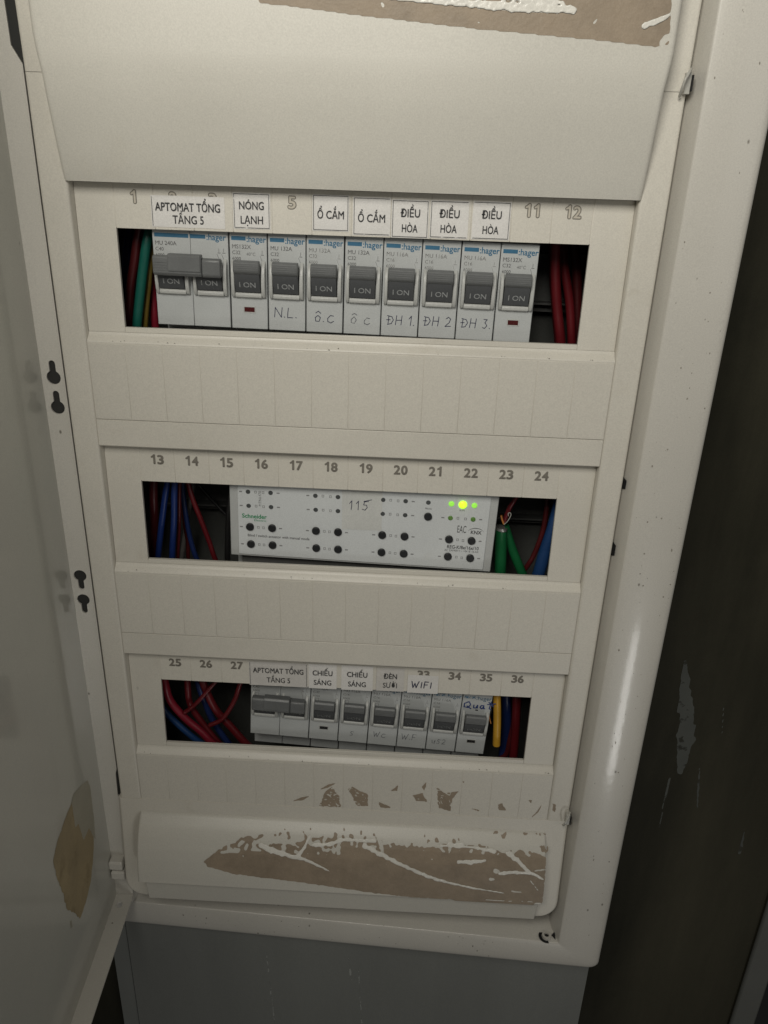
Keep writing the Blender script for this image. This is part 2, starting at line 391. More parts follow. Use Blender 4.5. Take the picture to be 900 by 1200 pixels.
def smear2(pxs, wds):
    P = [at(x, y, 7.9) for x, y in pxs]
    def mask(x, z):
        for i in range(len(P)-1):
            d, t = dseg((x, z), (P[i].x, P[i].z), (P[i+1].x, P[i+1].z))
            if d < (wds[i]+(wds[i+1]-wds[i])*t)*(1+.9*noise.noise(Vector((x*.8, z*.15, 6)))): return True
        return False
    xs = [p.x for p in P]; zs = [p.z for p in P]
    o = obj('paint_run', film(mask, min(xs)-3, max(xs)+3, min(zs)-3, max(zs)+3, .5, lambda x, z: (x, 7.85, z)), mat('pale_paint_run', (.31,.32,.30), .5, .1, 60, fade=(200,.45,.8)), wp, fix=False)
smear2([(312,1112),(317,1160),(322,1199)], [.25,.4,.3]); smear2([(408,1122),(412,1150)], [.3,.7]); smear2([(420,1135),(424,1199)], [.3,.25])
# ---------------------------------------------------------------- cabinet: frame, inner box, rails, door
cab = thing('electrical_cabinet', (0, 40, -458), 'white enamelled metal wall cabinet standing open with worn frame around the cream cover', 'electrical cabinet')
def fy(x): return 2.0-(x+145)*(13.5/286)
IN = (-143.2, 143.8, -436.4, 144); OUT = (-176, 173.2, -458.5, 172)
def ring_pts(b, r, n=5):
    x0, x1, z0, z1 = b; c = []
    for cx, cz, a0 in ((x1-r, z0+r, -90), (x1-r, z1-r, 0), (x0+r, z1-r, 90), (x0+r, z0+r, 180)):
        for k in range(n): a = R(a0+90*k/(n-1)); c.append((cx+r*math.cos(a), cz+r*math.sin(a)))
    return c
ip = ring_pts(IN, .6); op = ring_pts(OUT, 6)
sec = [(-.13, 40), (-.13, 14), (-.12, 10), (0, 1.0), (.006, .5), (.02, .15), (.04, 0), (.15, -.28), (.3, -.52), (.45, -.62), (.6, -.55), (.75, -.25), (.86, .1), (.93, .6), (.975, 1.6), (1, 3.6), (1, 15)]
m = MB(); n = len(ip)
for t, d in sec:
    for (ax, az), (bx, bz) in zip(ip, op):
        x = ax+(bx-ax)*t; z = az+(bz-az)*t; m.v.append((x, (fy(x) if d < 19 else 0)+d, z))
for i in range(len(sec)-1):
    for k in range(n): m.f.append((i*n+k, i*n+(k+1)%n, (i+1)*n+(k+1)%n, (i+1)*n+k))
frame = obj('door_frame', m, M_met, cab, smooth=50)
def face_y(t):
    for (a, ya), (b, yb) in zip(sec, sec[1:]):
        if a <= t <= b and b > 0: return ya+(yb-ya)*(t-a)/(b-a)
    return 0
rnd = random.Random(5); mb = MB()
for k in range(150):
    if k < 110: t = rnd.uniform(.08, .9); x = IN[1]+(OUT[1]-IN[1])*t; z = rnd.uniform(-440, 130)
    else: t = rnd.uniform(.1, .85); x = rnd.uniform(-140, 150); z = IN[2]+(OUT[2]-IN[2])*t
    y = fy(x)+face_y(t)-.1; a = rnd.choice((.12, .16, .2, .28, .42)); b = a*rnd.uniform(.8, 2.4); q = rnd.uniform(-.5, .5)
    mb.add([(x+a*math.cos(p)+q*b*math.sin(p)*.3, y, z+b*math.sin(p)) for p in [k_*math.pi/3 for k_ in range(6)]], [(0,1,2,3,4,5)])
obj('dirt_specks', mb, mat('frame_dirt', (.26,.24,.20), .8, .3, 300), frame, kind='stuff', smooth=0)
# slots in the frame's inner right wall and the fixing boss in its lower right corner
for (px, py, hh) in ((734.5, 568, 7), (722.5, 645, 9)):
    q = None
    Y = 3.0
    q = at(px, py, -3.4)
    sx = lambda y: 143.6+(y+11.2)*(-.385)-.12
    obj('wall_slot', MB().add([(sx(-4.2), -4.2, q.z-hh*.3), (sx(-.6), -.6, q.z-hh/2), (sx(-.6), -.6, q.z+hh/2), (sx(-4.2), -4.2, q.z+hh*.35)], [(0,1,2,3)]), M_hole, cab)
bz = -435.2
for (cx, cy, r, hgt) in ((136.4, -8, 3.0, 1.8),):
    m = MB()
    seg = 22
    for rr, zz in ((r, bz), (r, bz+hgt), (1.6, bz+hgt), (1.6, bz+.2)):
        m.v += [(cx+rr*math.cos(2*math.pi*k/seg), cy+rr*math.sin(2*math.pi*k/seg), zz) for k in range(seg)]
    for i in range(3): m.f += [(i*seg+k, i*seg+(k+1)%seg, (i+1)*seg+(k+1)%seg, (i+1)*seg+k) for k in range(seg)]
    boss = obj('fixing_boss', m, M_met, cab)
    m = MB(); m.v = [(cx+1.6*math.cos(2*math.pi*k/seg), cy+1.6*math.sin(2*math.pi*k/seg), bz+.5) for k in range(seg)]; m.f = [tuple(range(seg))]
    obj('screw_recess', m, M_hole, boss)
    m = MB(); seg = 14   # crescent cut-out behind the boss
    a = [R(110+170*k/seg) for k in range(seg+1)]
    m.v = [(cx+(r+.2)*math.cos(t), cy+(r+.2)*math.sin(t), bz+.25) for t in a]+[(cx+(r+2.2)*math.cos(t), cy+(r+2.2)*math.sin(t), bz+.25) for t in a]
    m.f = [(i, i+1, seg+2+i, seg+1+i) for i in range(seg)]
    obj('cut_out', m, M_hole, cab)
m = MB(); m.v = [(142.0,-10.5,bz+.5),(142.2,-5,bz+1.6),(139.6,-7.5,bz+1.0)]; m.f = [(0,1,2)]
obj('cut_out', m, M_hole, cab)
# inner box
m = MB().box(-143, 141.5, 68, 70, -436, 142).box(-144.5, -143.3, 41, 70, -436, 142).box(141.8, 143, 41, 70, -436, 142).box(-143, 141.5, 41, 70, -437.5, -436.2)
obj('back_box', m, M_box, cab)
for r in range(3):
    z = -22.5-125*r
    obj('mounting_rail', MB().box(-118, 118, 58, 59.2, z-17.5, z+17.5).box(-118, 118, 51, 58, z-12.8, z-11.8).box(-118, 118, 51, 58, z+11.8, z+12.8), M_rail, cab)
# door: a pan of sheet metal swung a little past square, hinged on the left
O = Vector((-140.9, 0)); U = Vector((.048, -1)).normalized(); NN = Vector((1, .048)).normalized()
def dr(u, nn, z): q = O+U*u+NN*nn; return (q.x, q.y, z)
def dbox(mb, u0, u1, n0, n1, z0, z1):
    vs = [dr(u,nn,z) for z in (z0,z1) for u, nn in ((u0,n0),(u1,n0),(u1,n1),(u0,n1))]
    return mb.add(vs, [(0,1,2,3),(7,6,5,4),(0,4,5,1),(1,5,6,2),(2,6,7,3),(3,7,4,0)])
ZB, ZT = -426.6, 150
door = obj('door', dbox(MB(), 0, 335, -12.4, -11.4, ZB, ZT), M_door, cab, label='open sheet metal door swung out to the left')
def keyhole(cx, cz, r, sw, L, up):
    s_ = 1 if up else -1; pts = []; a0 = math.asin(sw/r)
    for k in range(15): a = a0+(2*math.pi-2*a0)*k/14; pts.append((cx+r*math.sin(a), cz+s_*r*math.cos(a)))
    for k in range(7): a = math.pi*k/6; pts.append((cx-sw*math.cos(a), cz+s_*(L+sw*math.sin(a))))
    return pts
holes = []
for px, py, up in ((64.5, 442, 1), (69, 477, 1), (95.5, 674, 0), (98.5, 702, 0)):
    q = at(px, py, -.5); holes.append(keyhole(-5.6 if up else -6.2, q.z, 3.5, 1.6, 7.0, up))
# hinge-side flange, notched at its upper end
outl = [(-11.4, ZB+.8), (-.3, ZB+.8), (-.3, -341), (-1.8, -339), (-1.3, -322), (-.3, -318), (-.3, 65), (-4.2, 72), (-5.2, ZT), (-11.4, ZT)]
def fl(x, y, z): return dr(y, x, z)
obj('hinge_flange', MB().plate(outl, holes, 1.0, 0.0, fl), M_met, door, smooth=0)
obj('flange_dark_backing', MB().plate([(-11,-346),(.9,-346),(.9,ZT),(-11,ZT)], [], -.12, -.4, fl), M_holeg, door)  # dark plate painting shade into the keyholes, notch and gap beside the cover
m = MB()
kh = [(p[0], p[1]) for p in keyhole(-5.6, 0, 2.0, .9, 4, 1)]
# bottom flange lies flat, facing up
uo = [(1.2, -11.4), (335, -11.4), (335, 0), (1.2, 0)]
kh2 = [(u+22.5, nn) for u, nn in [(x*1.0, -3.6+z*.9) for z, x in [(0,0)]]]
ell = [(9.5+2.4*math.cos(a), -7.0+2.0*math.sin(a)) for a in [2*math.pi*k/14 for k in range(14)]]
obj('bottom_flange', MB().plate(uo, [ell], ZB+1.0, ZB, lambda x, y, z: dr(x, z, y)), M_met, door, smooth=0)
# hinge knuckles
hq = at(137, 1020, -7)
hm = MB()
for z0, z1, dx in ((hq.z+.2, hq.z+7.5, 0), (hq.z-8.2, hq.z-1.0, .6)):
    hm.loft([(z0, hq.x-4.3+dx, hq.x+3.6+dx, -6.8), (z0+1.2, hq.x-4.8+dx, hq.x+4.1+dx, -7.8), (z1-1.2, hq.x-4.8+dx, hq.x+4.1+dx, -7.8), (z1, hq.x-4.3+dx, hq.x+3.6+dx, -6.8)], 1, 1.0, 3)
hm.box(hq.x-3.2, hq.x+3.0, -5.5, 1, hq.z-1.4, hq.z+.6)
obj('hinge', hm, M_met, door)
# old tape left on the door's inner face (placed on the door plane)
def door_at(px, py):
    d = CR @ Vector(((px-450)/FPX, -(py-600)/FPX, -1)); C = Vector(CAM)
    n3 = Vector((NN.x, NN.y, 0)); p = Vector((*(O+NN*-11.3), 0)); t = (p-C).dot(n3)/d.dot(n3); q = C+d*t
    return ((Vector((q.x, q.y))-O).dot(U), q.z)
tp = [door_at(*p) for p in ((62,1008),(68,985),(78,955),(85,938),(98,932),(108,960),(110,985),(109,1010),(106,1035),(101,1055),(94,1077),(88,1070),(78,1066),(74,1045),(67,1030))]
def tmask(x, z): return inside(tp, x+1.2*noise.noise(Vector((x*.3,z*.3,0))), z+1.2*noise.noise(Vector((x*.3,z*.3,5))))
us = [p[0] for p in tp]; zs = [p[1] for p in tp]
fm = film(tmask, min(us)-2, max(us)+2, min(zs)-2, max(zs)+2, .8, lambda u, z: dr(u, -11.3, z))
obj('tape_residue', fm, M_yel, door, fix=False, label='yellow-brown torn tape left near the door foot')
tp2 = [door_at(*p) for p in ((84,940),(86,930),(98,918),(103,914),(106,925),(110,960),(112,985),(104,970),(98,985),(92,965),(88,970))]
fm = film(lambda x, z: inside(tp2, x+.8*noise.noise(Vector((x*.4,z*.4,3))), z), min(p[0] for p in tp2), max(p[0] for p in tp2), min(p[1] for p in tp2), max(p[1] for p in tp2), .8, lambda u, z: dr(u, -11.24, z))
obj('tape_residue', fm, M_yel2, door, fix=False, label='paler upper end of the old tape')
q = [door_at(*p) for p in ((82,1080),(84,1078),(85,1086),(83,1088))]
obj('paint_chip', MB().add([dr(u, -11.3, z) for u, z in q], [(0,1,2,3)]), M_yel2, door, fix=False)

# ---------------------------------------------------------------- front cover
cov = thing('front_cover', (0, 3, -415), 'cream plastic front cover with three numbered slots, torn stickers and brown glue marks', 'panel cover')
FY = -5.0
XR = 126.0
m = MB().loft([(z, 126.2, 139.0, FY) for z in (-336.93, -100, 61.93)], 14, 1.5, 2)
obj('side_rail', m, M_cov, cov)
m = MB().loft([(z, -139.2, -126.2, FY) for z in (-336.93, -100, 61.93)], 14, 1.5, 2)
obj('side_rail', m, M_cov, cov)
def strip_y(zr):   # slot section leans: deeper at its top
    return .8-(19.3-zr)*.03
tabs = []
for r in range(3):
    zo = -125*r; top = 19.4 if r == 0 else 20.5
    def prof(z0, z1, th=2.0): return [(strip_y(z1)+th, zo+z1), (strip_y(z1), zo+z1), (strip_y(z0), zo+z0), (strip_y(z0)+th, zo+z0)]
    # end fields and the lower rim with its up-facing ledge
    m = MB()
    for a, b in ((-126.1, -108.2), (108.2, 126.1)): m.prism(prof(-47.5, top), a, b)
    m.prism(prof(-47.5, -45.0), -108.2, 108.2)
    obj('slot_rim', m, M_cov, cov, bevel=.25)
    zt, zb = -47.5, -52.0
    ys = strip_y(zt)
    pr = [(ys+2.5, zo+zt), (ys, zo+zt), (ys-.15, zo+zt-.7), (ys-1.2, zo+zt-1.9), (FY+.5, zo+zb+.7), (FY+.15, zo+zb+.1), (FY+.3, zo+zb-.4), (FY+2.5, zo+zb-.4)]
    obj('slot_ledge', MB().prism(pr, -126.1, 126.1), M_cov, cov, smooth=50)
    # backing behind the score lines
    obj('score_backing', MB().prism([(strip_y(19.3)+1.6, zo+top), (strip_y(19.3)+.22, zo+top), (strip_y(0)+.22, zo+.3), (strip_y(0)+1.6, zo+.3)], -108.6, 108.6)
        .box(-126.1, 126.1, FY+.32, FY+2, zo-(96 if r == 2 else 90.4), zo-52.4), M_cov, cov)
    if r < 2:
        nt = obj('number_tab', MB().prism([(y, z-zo) for y, z in prof(.0, top-.1, 1.5)], -8.9, 8.9), M_tab, cov, bevel=.15); nt.data.name = 'number_tab'
        nt.location = (0, 0, 0); base_tab = nt
    for k in range(12):
        if r < 2 and k == 0: t = base_tab
        else: t = base_tab.copy(); COL.objects.link(t)
        t.location = ((k-5.5)*18/1000, 0, zo/1000); tabs.append(t)
        # printed number, a mesh in the tab's own space
        num = str(12*r+k+1); mb = MB(); big = r == 0
        zc = 13.7 if big else 12.3; nw = (6.6 if len(num) > 1 else (2.2 if num == '1' else 3.6)) if big else 6.9
        digits(mb, num, 0, zc, strip_y(zc)-.10, 5.2 if big else 4.9, .03, .08 if big else .045)
        no = obj('number', mb, M_num, cov, fix=False, smooth=0); no.parent = t
        if big:
            mb = MB(); digits(mb, num, 0, zc, strip_y(zc)-.16, 5.2, .03, .015)
            n2 = obj('number_inlay', mb, mat('number_inlay', (.50,.46,.385), .5, .05, 50), cov, fix=False, smooth=0); n2.parent = t
    # blank panels scored every module
    zb0, zb1 = (-52.5, -90.3) if r < 2 else (-52.5, -96.0)
    if r == 0:
        bp = obj('blank_panel', MB().box(-8.9, 8.9, FY+.1, FY+1.2, zb1, zb0), M_tab, cov, bevel=.12); base_blank = bp
        bp.location = (-117/1000, 0, 0)
    if r == 2:
        base2 = obj('blank_panel', MB().box(-8.9, 8.9, FY+.1, FY+1.2, zb1, zb0), M_tab, cov, bevel=.12); base2.location = (-117/1000, 0, zo/1000)
    for k in range(14):
        src = base2 if r == 2 else base_blank
        if k == 0 and r in (0, 2): continue
        t = src.copy(); COL.objects.link(t); t.location = ((-117+18*k)/1000, 0, zo/1000)
    if r < 2:
        obj('cross_bar', MB().prism([(FY+9, zo-104.6), (FY+9, zo-90.6), (FY, zo-90.6), (FY-.1, zo-104.2), (FY+.3, zo-104.6)], -126.1, 126.1), M_cov, cov, bevel=.25)
def capy(z):    # lower cap: sweeps forward below its upper edge
    T = [(-346,-6),(-348.5,-8.6),(-352,-12.2),(-357,-15.6),(-364,-18.8),(-372,-20.8),(-380,-22.2),(-388,-23.2)]
    if z >= T[0][0]: return T[0][1]
    for (a, ya), (b, yb) in zip(T, T[1:]):
        if z >= b: return ya+(yb-ya)*(a-z)/(a-b)
    return T[-1][1]
def topy(z):
    T = [(19.5,-6.3),(21,-7.2),(30,-9.6),(42,-12.6),(54,-15.4),(66,-17.0),(90,-17.6),(140,-18.4)]
    if z <= T[0][0]: return T[0][1]
    for (a, ya), (b, yb) in zip(T, T[1:]):
        if z <= b: return ya+(yb-ya)*(z-a)/(b-a)
    return T[-1][1]
rows = []
for k in range(27):
    z = 19.7+(140-19.7)*k/26; e = 127.0 if z < 60 else 127.0+min(1, (z-60)/14)*1.5
    rows.append((z, -e-.4, e, topy(z)))
tc_ = obj('top_cap', MB().loft(rows, 10, 2.5), M_cap, cov, smooth=60)
m = MB().loft([(z, -139.0, 139.0, FY-.4-(z-62)*.03) for z in (62.0, 66, 90, 141)], 14, 1.5)
obj('cap_flange', m, M_cov, tc_)
rows = []
for k in range(25):
    z = -346-(388-346)*k/24; rows.append((z, -127.4, 126.4, capy(z)))
rows.append((-388.6, -127.0, 126.0, -22.4))
bc = obj('bottom_cap', MB().loft(rows, 2, 1.6), M_cap, cov, smooth=60)
rows = []
for k in [0,3,6,9,12,14,15,16,17,17.5,18,18.4,18.7,18.9,19]:
    z = -337-(411.5-337)*(k/19); rr = 11; cut = 0
    if z < -411.5+rr: cut = rr-math.sqrt(max(0, rr*rr-(rr-(z+411.5))**2))
    rows.append((z, -140.6+cut, 139.4-cut, FY-.2-7.5*((-337-z)/77)**1.2))
obj('cap_flange', MB().loft(rows, 10, 1.8), M_cov, bc, smooth=60)
obj('cap_lip', MB().loft([(-388.8,-124.5,125,-19.2),(-395,-124.5,125,-18.6),(-408.5,-124,124.3,-17.2)], 0, .8), M_cap, bc)
# small clear retaining clips on the right edge
for px, py in ((804, 98), (664.5, 958)):
    q = at(px, py, -6); mb = MB()
    mb.tube([(q.x-2.2, -7, q.z-5), (q.x-2.6, -10.5, q.z-2), (q.x-2.2, -11.5, q.z+1), (q.x-.6, -10.5, q.z+4), (q.x+1, -7, q.z+5.5)], .6, 8)
    mb.box(q.x-1, q.x+1.4, -8, -4, q.z-4, q.z+4)
    obj('retaining_clip', mb, M_clip, cov, bevel=.3)
    obj('clip_slot', MB().box(q.x+1.5, q.x+2.0, -9, -5.5, q.z-3, q.z+3), M_hole, cov)

# brown glue residue, cut by pale streaks, on the lower cap
def C5(x, y): return (220+x/4.09, 940+y/4.09)
def C6(x, y): return (430+x/3.6, 940+y/3.6)
outline = [C5(75,285),C5(100,310),C5(230,345),C5(550,385),C5(890,435),C6(180,400),C6(340,408),C6(450,430),C6(700,470),C6(705,425),C6(740,425),C6(755,230),C6(690,205),
  C6(615,195),C6(575,215),C6(525,185),C6(400,130),C6(350,125),C6(250,95),C6(235,130),C6(190,150),C6(130,165),C6(70,180),C6(40,100),C5(890,115),C5(800,110),C5(600,95),C5(490,100),C5(350,130),C5(260,165),C5(150,225)]
def onc(p): q = on(p[0], p[1], capy); return (q.x, q.z)
OUTL = [onc(p) for p in outline]
ST = [([C5(345,205),C5(420,235),C5(520,265),C5(560,272),C5(620,300),C5(680,330)],(2.2,2.2,1.6,1.5,1.0,.4)),
 ([C5(520,265),C5(560,215),C5(580,160),C5(590,130)],(1.4,1.2,1.0,1.4)),
 ([C5(600,205),C5(680,200),C5(740,165),C5(830,150),C5(900,160)],(1.3,1.5,1.3,1.0,1.6)),
 ([C5(845,205),C6(70,225),C6(150,265),C6(250,310),C6(350,340),C6(450,362),C6(580,382)],(1.6,1.9,1.6,1.5,1.2,.8,.4)),
 ([C6(590,205),C6(630,240),C6(680,290),C6(745,325)],(2.2,1.8,1.4,.9)),
 ([C6(560,300),C6(620,295),C6(690,300)],(1.4,1.6,1.0)),
 ([C6(385,250),C6(440,252),C6(500,245)],(1.3,1.8,.8)),
 ([C6(345,150),C6(400,150)],(1.8,2.0)),([C6(310,180),C6(440,185),C6(540,205)],(1.0,.8,1.6)),
 ([C6(690,330),C6(722,372)],(.4,.3)),([C6(500,410),C6(700,420)],(.25,.3)),
 ([C5(160,242),C5(240,232)],(1.2,1.9)),([C5(245,205),C5(270,188)],(2.0,.9)),
 ([C5(335,190),C5(390,170),C5(440,185)],(2.0,3.2,2.2)),([C5(440,185),C5(480,188),C5(540,180)],(2.4,2.0,1.6)),
 ([C5(450,150),C5(475,165)],(1.8,1.3)),([C5(535,110),C5(520,170)],(1.3,1.4)),([C6(55,120),C6(66,205)],(2.4,1.0)),([C6(10,190),C6(60,215)],(1.0,1.0)),
 ([C6(540,290),C6(555,292)],(2.2,1.6)),([C6(520,325),C6(535,326)],(1.3,1.0)),([C6(273,240),C6(276,241)],(.8,.8)),([C6(345,211),C6(348,213)],(.6,.6)),
 ([C6(150,125),C6(155,150)],(1.6,1.8)),([C6(205,130),C6(215,140)],(1.5,1.2)),([C6(265,150),C6(300,175)],(2.0,1.8)),([C6(705,290),C6(750,285)],(.5,.9)),
 ([C5(265,255),C5(267,262)],(.5,.5)),([C5(730,190),C5(715,215)],(1.2,1.0)),([C6(610,375),C6(650,380)],(.5,.7))]
STR = [([onc(p) for p in ps], ws) for ps, ws in ST]
def cmask(x, z):
    n1 = noise.noise(Vector((x*.38, z*.38, 2))); n2 = noise.noise(Vector((x*.16, z*.16, 7)))
    zb = -378
    if not inside(OUTL, x+.5*n1, z+.5*n1): return False
    for ps, ws in STR:
        for i in range(len(ps)-1):
            d, t = dseg((x, z), ps[i], ps[i+1])
            if d < (ws[i]+(ws[i+1]-ws[i])*t)*(.68+.45*n1): return False
    if x < 0 and z > -362 and n1*.9+n2*.5+(z+362)*.03 > .22: return False
    if z > -357 and n1+(z+357)*.09 > .30: return False
    if noise.noise(Vector((x*1.1, z*1.1, 4))) > .66: return False
    return True
obj('glue_residue', film(cmask, -95, 137, -389, -347, .42, lambda x, z: (x, capy(z)-.12, z)), M_brown, bc, fix=False, smooth=0, label='brown torn glue patch across the lower cap')
def rmask(x, z):
    n1 = noise.noise(Vector((x*.38, z*.38, 2)))
    if not inside(OUTL, x+.5*n1, z+.5*n1): return False
    for ps, ws in STR[:11]:
        for i in range(len(ps)-1):
            d, t = dseg((x, z), ps[i], ps[i+1])
            if d < (ws[i]+(ws[i+1]-ws[i])*t)*(.66+.5*n1): return True
    return False
M_ridge = mat('pale_torn_film', (.70,.68,.62), .3, .05, 120, .3, 900)
rg = obj('torn_film', film(rmask, -95, 137, -389, -347, .42, lambda x, z: (x, capy(z)-.30-.15*noise.noise(Vector((x*.6,z*.6,1))), z)), M_ridge, bc, fix=False, label='pale curled streaks of torn film over the glue')
m_ = rg.modifiers.new('thick', 'SOLIDIFY'); m_.thickness = .00028; m_.offset = 0
# scattered specks right of the patch along the crease
sp = [onc(p) for p in (C6(530,110),C6(545,118),C6(575,128),C6(590,115),C6(640,112),C6(665,122),C6(720,125),C6(750,125),C6(735,160),C6(745,170))]
def smask(x, z):
    for cx, cz in sp:
        if math.hypot(x-cx, (z-cz)*1.3) < 1.5+2.2*noise.noise(Vector((x*.9, z*.9, 11))): return True
    return False
obj('glue_residue', film(smask, 70, 128, -362, -346.5, .4, lambda x, z: (x, capy(z)-.12, z)), M_brown, bc, fix=False, smooth=0, label='small brown specks at the right end of the crease')
# residue on the upper cap
tl = [(q.x, q.z) for q in (on(x, y, topy) for x, y in ((296,-60),(304,4),(330,6),(420,18),(560,34),(700,47),(768,55),(784,52),(790,-60)))]
TST = [[(440,-4),(520,2),(600,8),(640,9),(672,12)], [(755,30),(775,23),(790,14)], [(500,-14),(600,-5),(660,4)], [(700,22),(696,27)], [(447,4),(449,7)], [(560,26),(563,27)],[(776,50),(782,44)]]
TSW = [(.8,1.4,2.0,2.2,1.6), (1.4,1.2,.5), (2.5,2.2,.8), (.3,.6), (.6,.6), (.3,.3),(1.4,1.6)]
TSR = [([(lambda q: (q.x, q.z))(on(x, y, topy)) for x, y in ps], ws) for ps, ws in zip(TST, TSW)]
def tmask2(x, z):
    n1 = noise.noise(Vector((x*.5, z*.5, 2)))
    if not inside(tl, x+.3*n1, z+.12*n1): return False
    for ps, ws in TSR:
        for i in range(len(ps)-1):
            d, t = dseg((x, z), ps[i], ps[i+1])
            if d < (ws[i]+(ws[i+1]-ws[i])*t)*(.8+.35*n1): return False
    return True
obj('glue_residue', film(tmask2, -46, 131, 70, 122, .42, lambda x, z: (x, topy(z)-.12, z)), M_brown, tc_, fix=False, smooth=0, label='brown glue band with pale scratches on the upper cap')
def tmask3(x, z):
    n1 = noise.noise(Vector((x*.5, z*.5, 2)))
    if not inside(tl, x, z): return False
    for ps, ws in TSR[:3]:
        for i in range(len(ps)-1):
            d, t = dseg((x, z), ps[i], ps[i+1])
            if d < (ws[i]+(ws[i+1]-ws[i])*t)*(.75+.4*n1): return True
    return False
rg = obj('torn_film', film(tmask3, -46, 131, 70, 110, .42, lambda x, z: (x, topy(z)-.30-.15*noise.noise(Vector((x*.6,z*.6,1))), z)), M_ridge, tc_, fix=False, label='pale raised streaks of torn film on the upper glue band')
m_ = rg.modifiers.new('thick', 'SOLIDIFY'); m_.thickness = .00028; m_.offset = 0
# crumbs of dirt lying on the ledges under the slots
for r_ in range(3):
    mb = MB(); zo = -125*r_; rnd = random.Random(40+r_)
    for k in range(26):
        x = rnd.uniform(-124, 124); y = FY+rnd.uniform(.2, 1.2); z = zo-52.0+ (y-FY)*.9+.35; a = rnd.uniform(.12, .42)
        b = a*rnd.uniform(.5, 1.6)
        mb.add([(x-b,y,z),(x+b,y-a*.3,z-.05),(x,y-a,z+a*.2),(x+a*.1,y+a*.2,z+a)], [(0,2,1),(0,1,3),(1,2,3),(2,0,3)])
    obj('dirt_crumbs', mb, mat('dark_dirt', (.09,.075,.055), .8), cov, kind='stuff', smooth=0)
# torn spots on the lowest blank panels
def K(x, y): return (330+x/2.727, 900+y/2.727)
spots = [([K(120,122),K(140,75),K(160,60),K(185,90),K(188,125)],1),([K(208,70),K(225,60),K(275,85),K(276,122),K(235,120),K(225,85)],1),([K(30,108),K(60,95),K(92,88),K(70,102)],0),
 ([K(308,108),K(345,122),K(348,128),K(315,126)],0),([K(350,72),K(372,55),K(370,74)],0),([K(418,88),K(450,80),K(466,108),K(430,105)],0),([K(448,60),K(462,45),K(458,75)],0),
 ([K(495,62),K(520,80),K(565,75),K(545,100),K(540,138),K(500,128),K(498,90)],1),([K(690,118),K(705,112),K(718,136),K(695,134)],0),([K(785,102),K(800,104),K(798,112)],0),([K(835,112),K(822,140),K(792,164),K(815,140)],0),
 ([K(120,70),K(150,52),K(175,48),K(150,62)],0),([K(575,40),K(584,42),K(582,50)],0),([K(866,112),K(876,115),K(874,142),K(866,136)],0),([K(600,128),K(635,134),K(630,138)],0)]
SP = [([(at(x, y, FY).x, at(x, y, FY).z) for x, y in ps], f) for ps, f in spots]
def kmask(x, z):
    n1 = noise.noise(Vector((x*.45, z*.45, 21)))
    for ps, f in SP:
        if inside(ps, x+.7*n1, z+.7*n1):
            if f and abs(noise.noise(Vector(((x+z)*.28, (x-z)*.12, 3)))) < .045: return False
            return n1 < .5
    return False
obj('glue_residue', film(kmask, -45, 139, -352, -310, .36, lambda x, z: (x, FY-.05, z)), M_brown, cov, fix=False, smooth=0, label='small torn brown spots on the lowest blank panels')

# paper labels ------------------------------------------------------------------------------
def sticker(x0, y0, x1, y1, lines, mats, border=0, name_label=None, paper=None, ink=None, handw=None, rot=0., h=None, zo=0):
    a = at(x0, y0, 0); b = at(x1, y0, 0); c = at(x0, y1, 0); d = at(x1, y1, 0)
    xl = (a.x+c.x)/2; xr = (b.x+d.x)/2; zt = (a.z+b.z)/2; zb = (c.z+d.z)/2; cx = (xl+xr)/2; cz = (zt+zb)/2
    sy = lambda z: strip_y(z-zo)
    ca, sa = math.cos(rot), math.sin(rot)
    mb = MB(); nx, nz = 8, 5; vs = []
    for j in range(nz+1):
        for i in range(nx+1):
            u = (i/nx-.5)*(xr-xl); v = (j/nz-.5)*(zt-zb)
            jit = .12*noise.noise(Vector((i*3.1, j*2.7, x0))) if (i in (0, nx) or j in (0, nz)) else 0
            x = cx+u*ca-v*sa+jit; z = cz+u*sa+v*ca+jit
            lift = .12+(.10*abs(noise.noise(Vector((x*.1, z*.1, 5)))))
            vs.append((x, sy(max(z, zo-.3))-lift-.05, z))
    fs = [(j*(nx+1)+i, j*(nx+1)+i+1, (j+1)*(nx+1)+i+1, (j+1)*(nx+1)+i) for j in range(nz) for i in range(nx)]
    mb.add(vs, fs)
    st = obj('paper_label', mb, paper or M_paper, cov, label=name_label, fix=False, smooth=0)
    sol = st.modifiers.new('thick', 'SOLIDIFY'); sol.thickness = .0001; sol.offset = -1
    Y = min(v[1] for v in vs)-.06
    tm = MB(); n = len(lines)
    W = xr-xl; H = zt-zb
    for i, (s, fw) in enumerate(lines):
        zc = cz+((n-1)/2-i)*H*.40+ (H*-.04)
        text_mb(tm, s, cx, zc, Y+0.0, h=(h or 3.5), wd=W*fw, slope=.03, rot=rot, offset=.014)
    if lines: obj('label_text', tm, ink or M_blk, st, fix=False, smooth=0)
    if border:
        bm_ = MB()
        def bar(xa, xb, za, zb_): bm_.add([(xa, Y+.03*(za-cz), za), (xb, Y+.03*(za-cz), za), (xb, Y+.03*(zb_-cz), zb_), (xa, Y+.03*(zb_-cz), zb_)], [(0,1,2,3)])
        i0 = .45; t = .2
        if 'T' in border: bar(xl+i0, xr-i0, zt-i0-t, zt-i0)
        if 'B' in border: bar(xl+i0, xr-i0, zb+i0, zb+i0+t)
        if 'L' in border: bar(xl+i0, xl+i0+t, zb+i0, zt-i0)
        if 'R' in border: bar(xr-i0-t, xr-i0, zb+i0, zt-i0)
        obj('label_border', bm_, M_blk, st, fix=False, smooth=0)
    return st, Y, cx, cz, W, H
sticker(177, 230, 263, 267, [('APTOMAT TỔNG', .88), ('TẦNG 5', .42)], None, 'L', 'wide paper label reading APTOMAT TỔNG TẦNG 5 over the top slot', h=3.7)
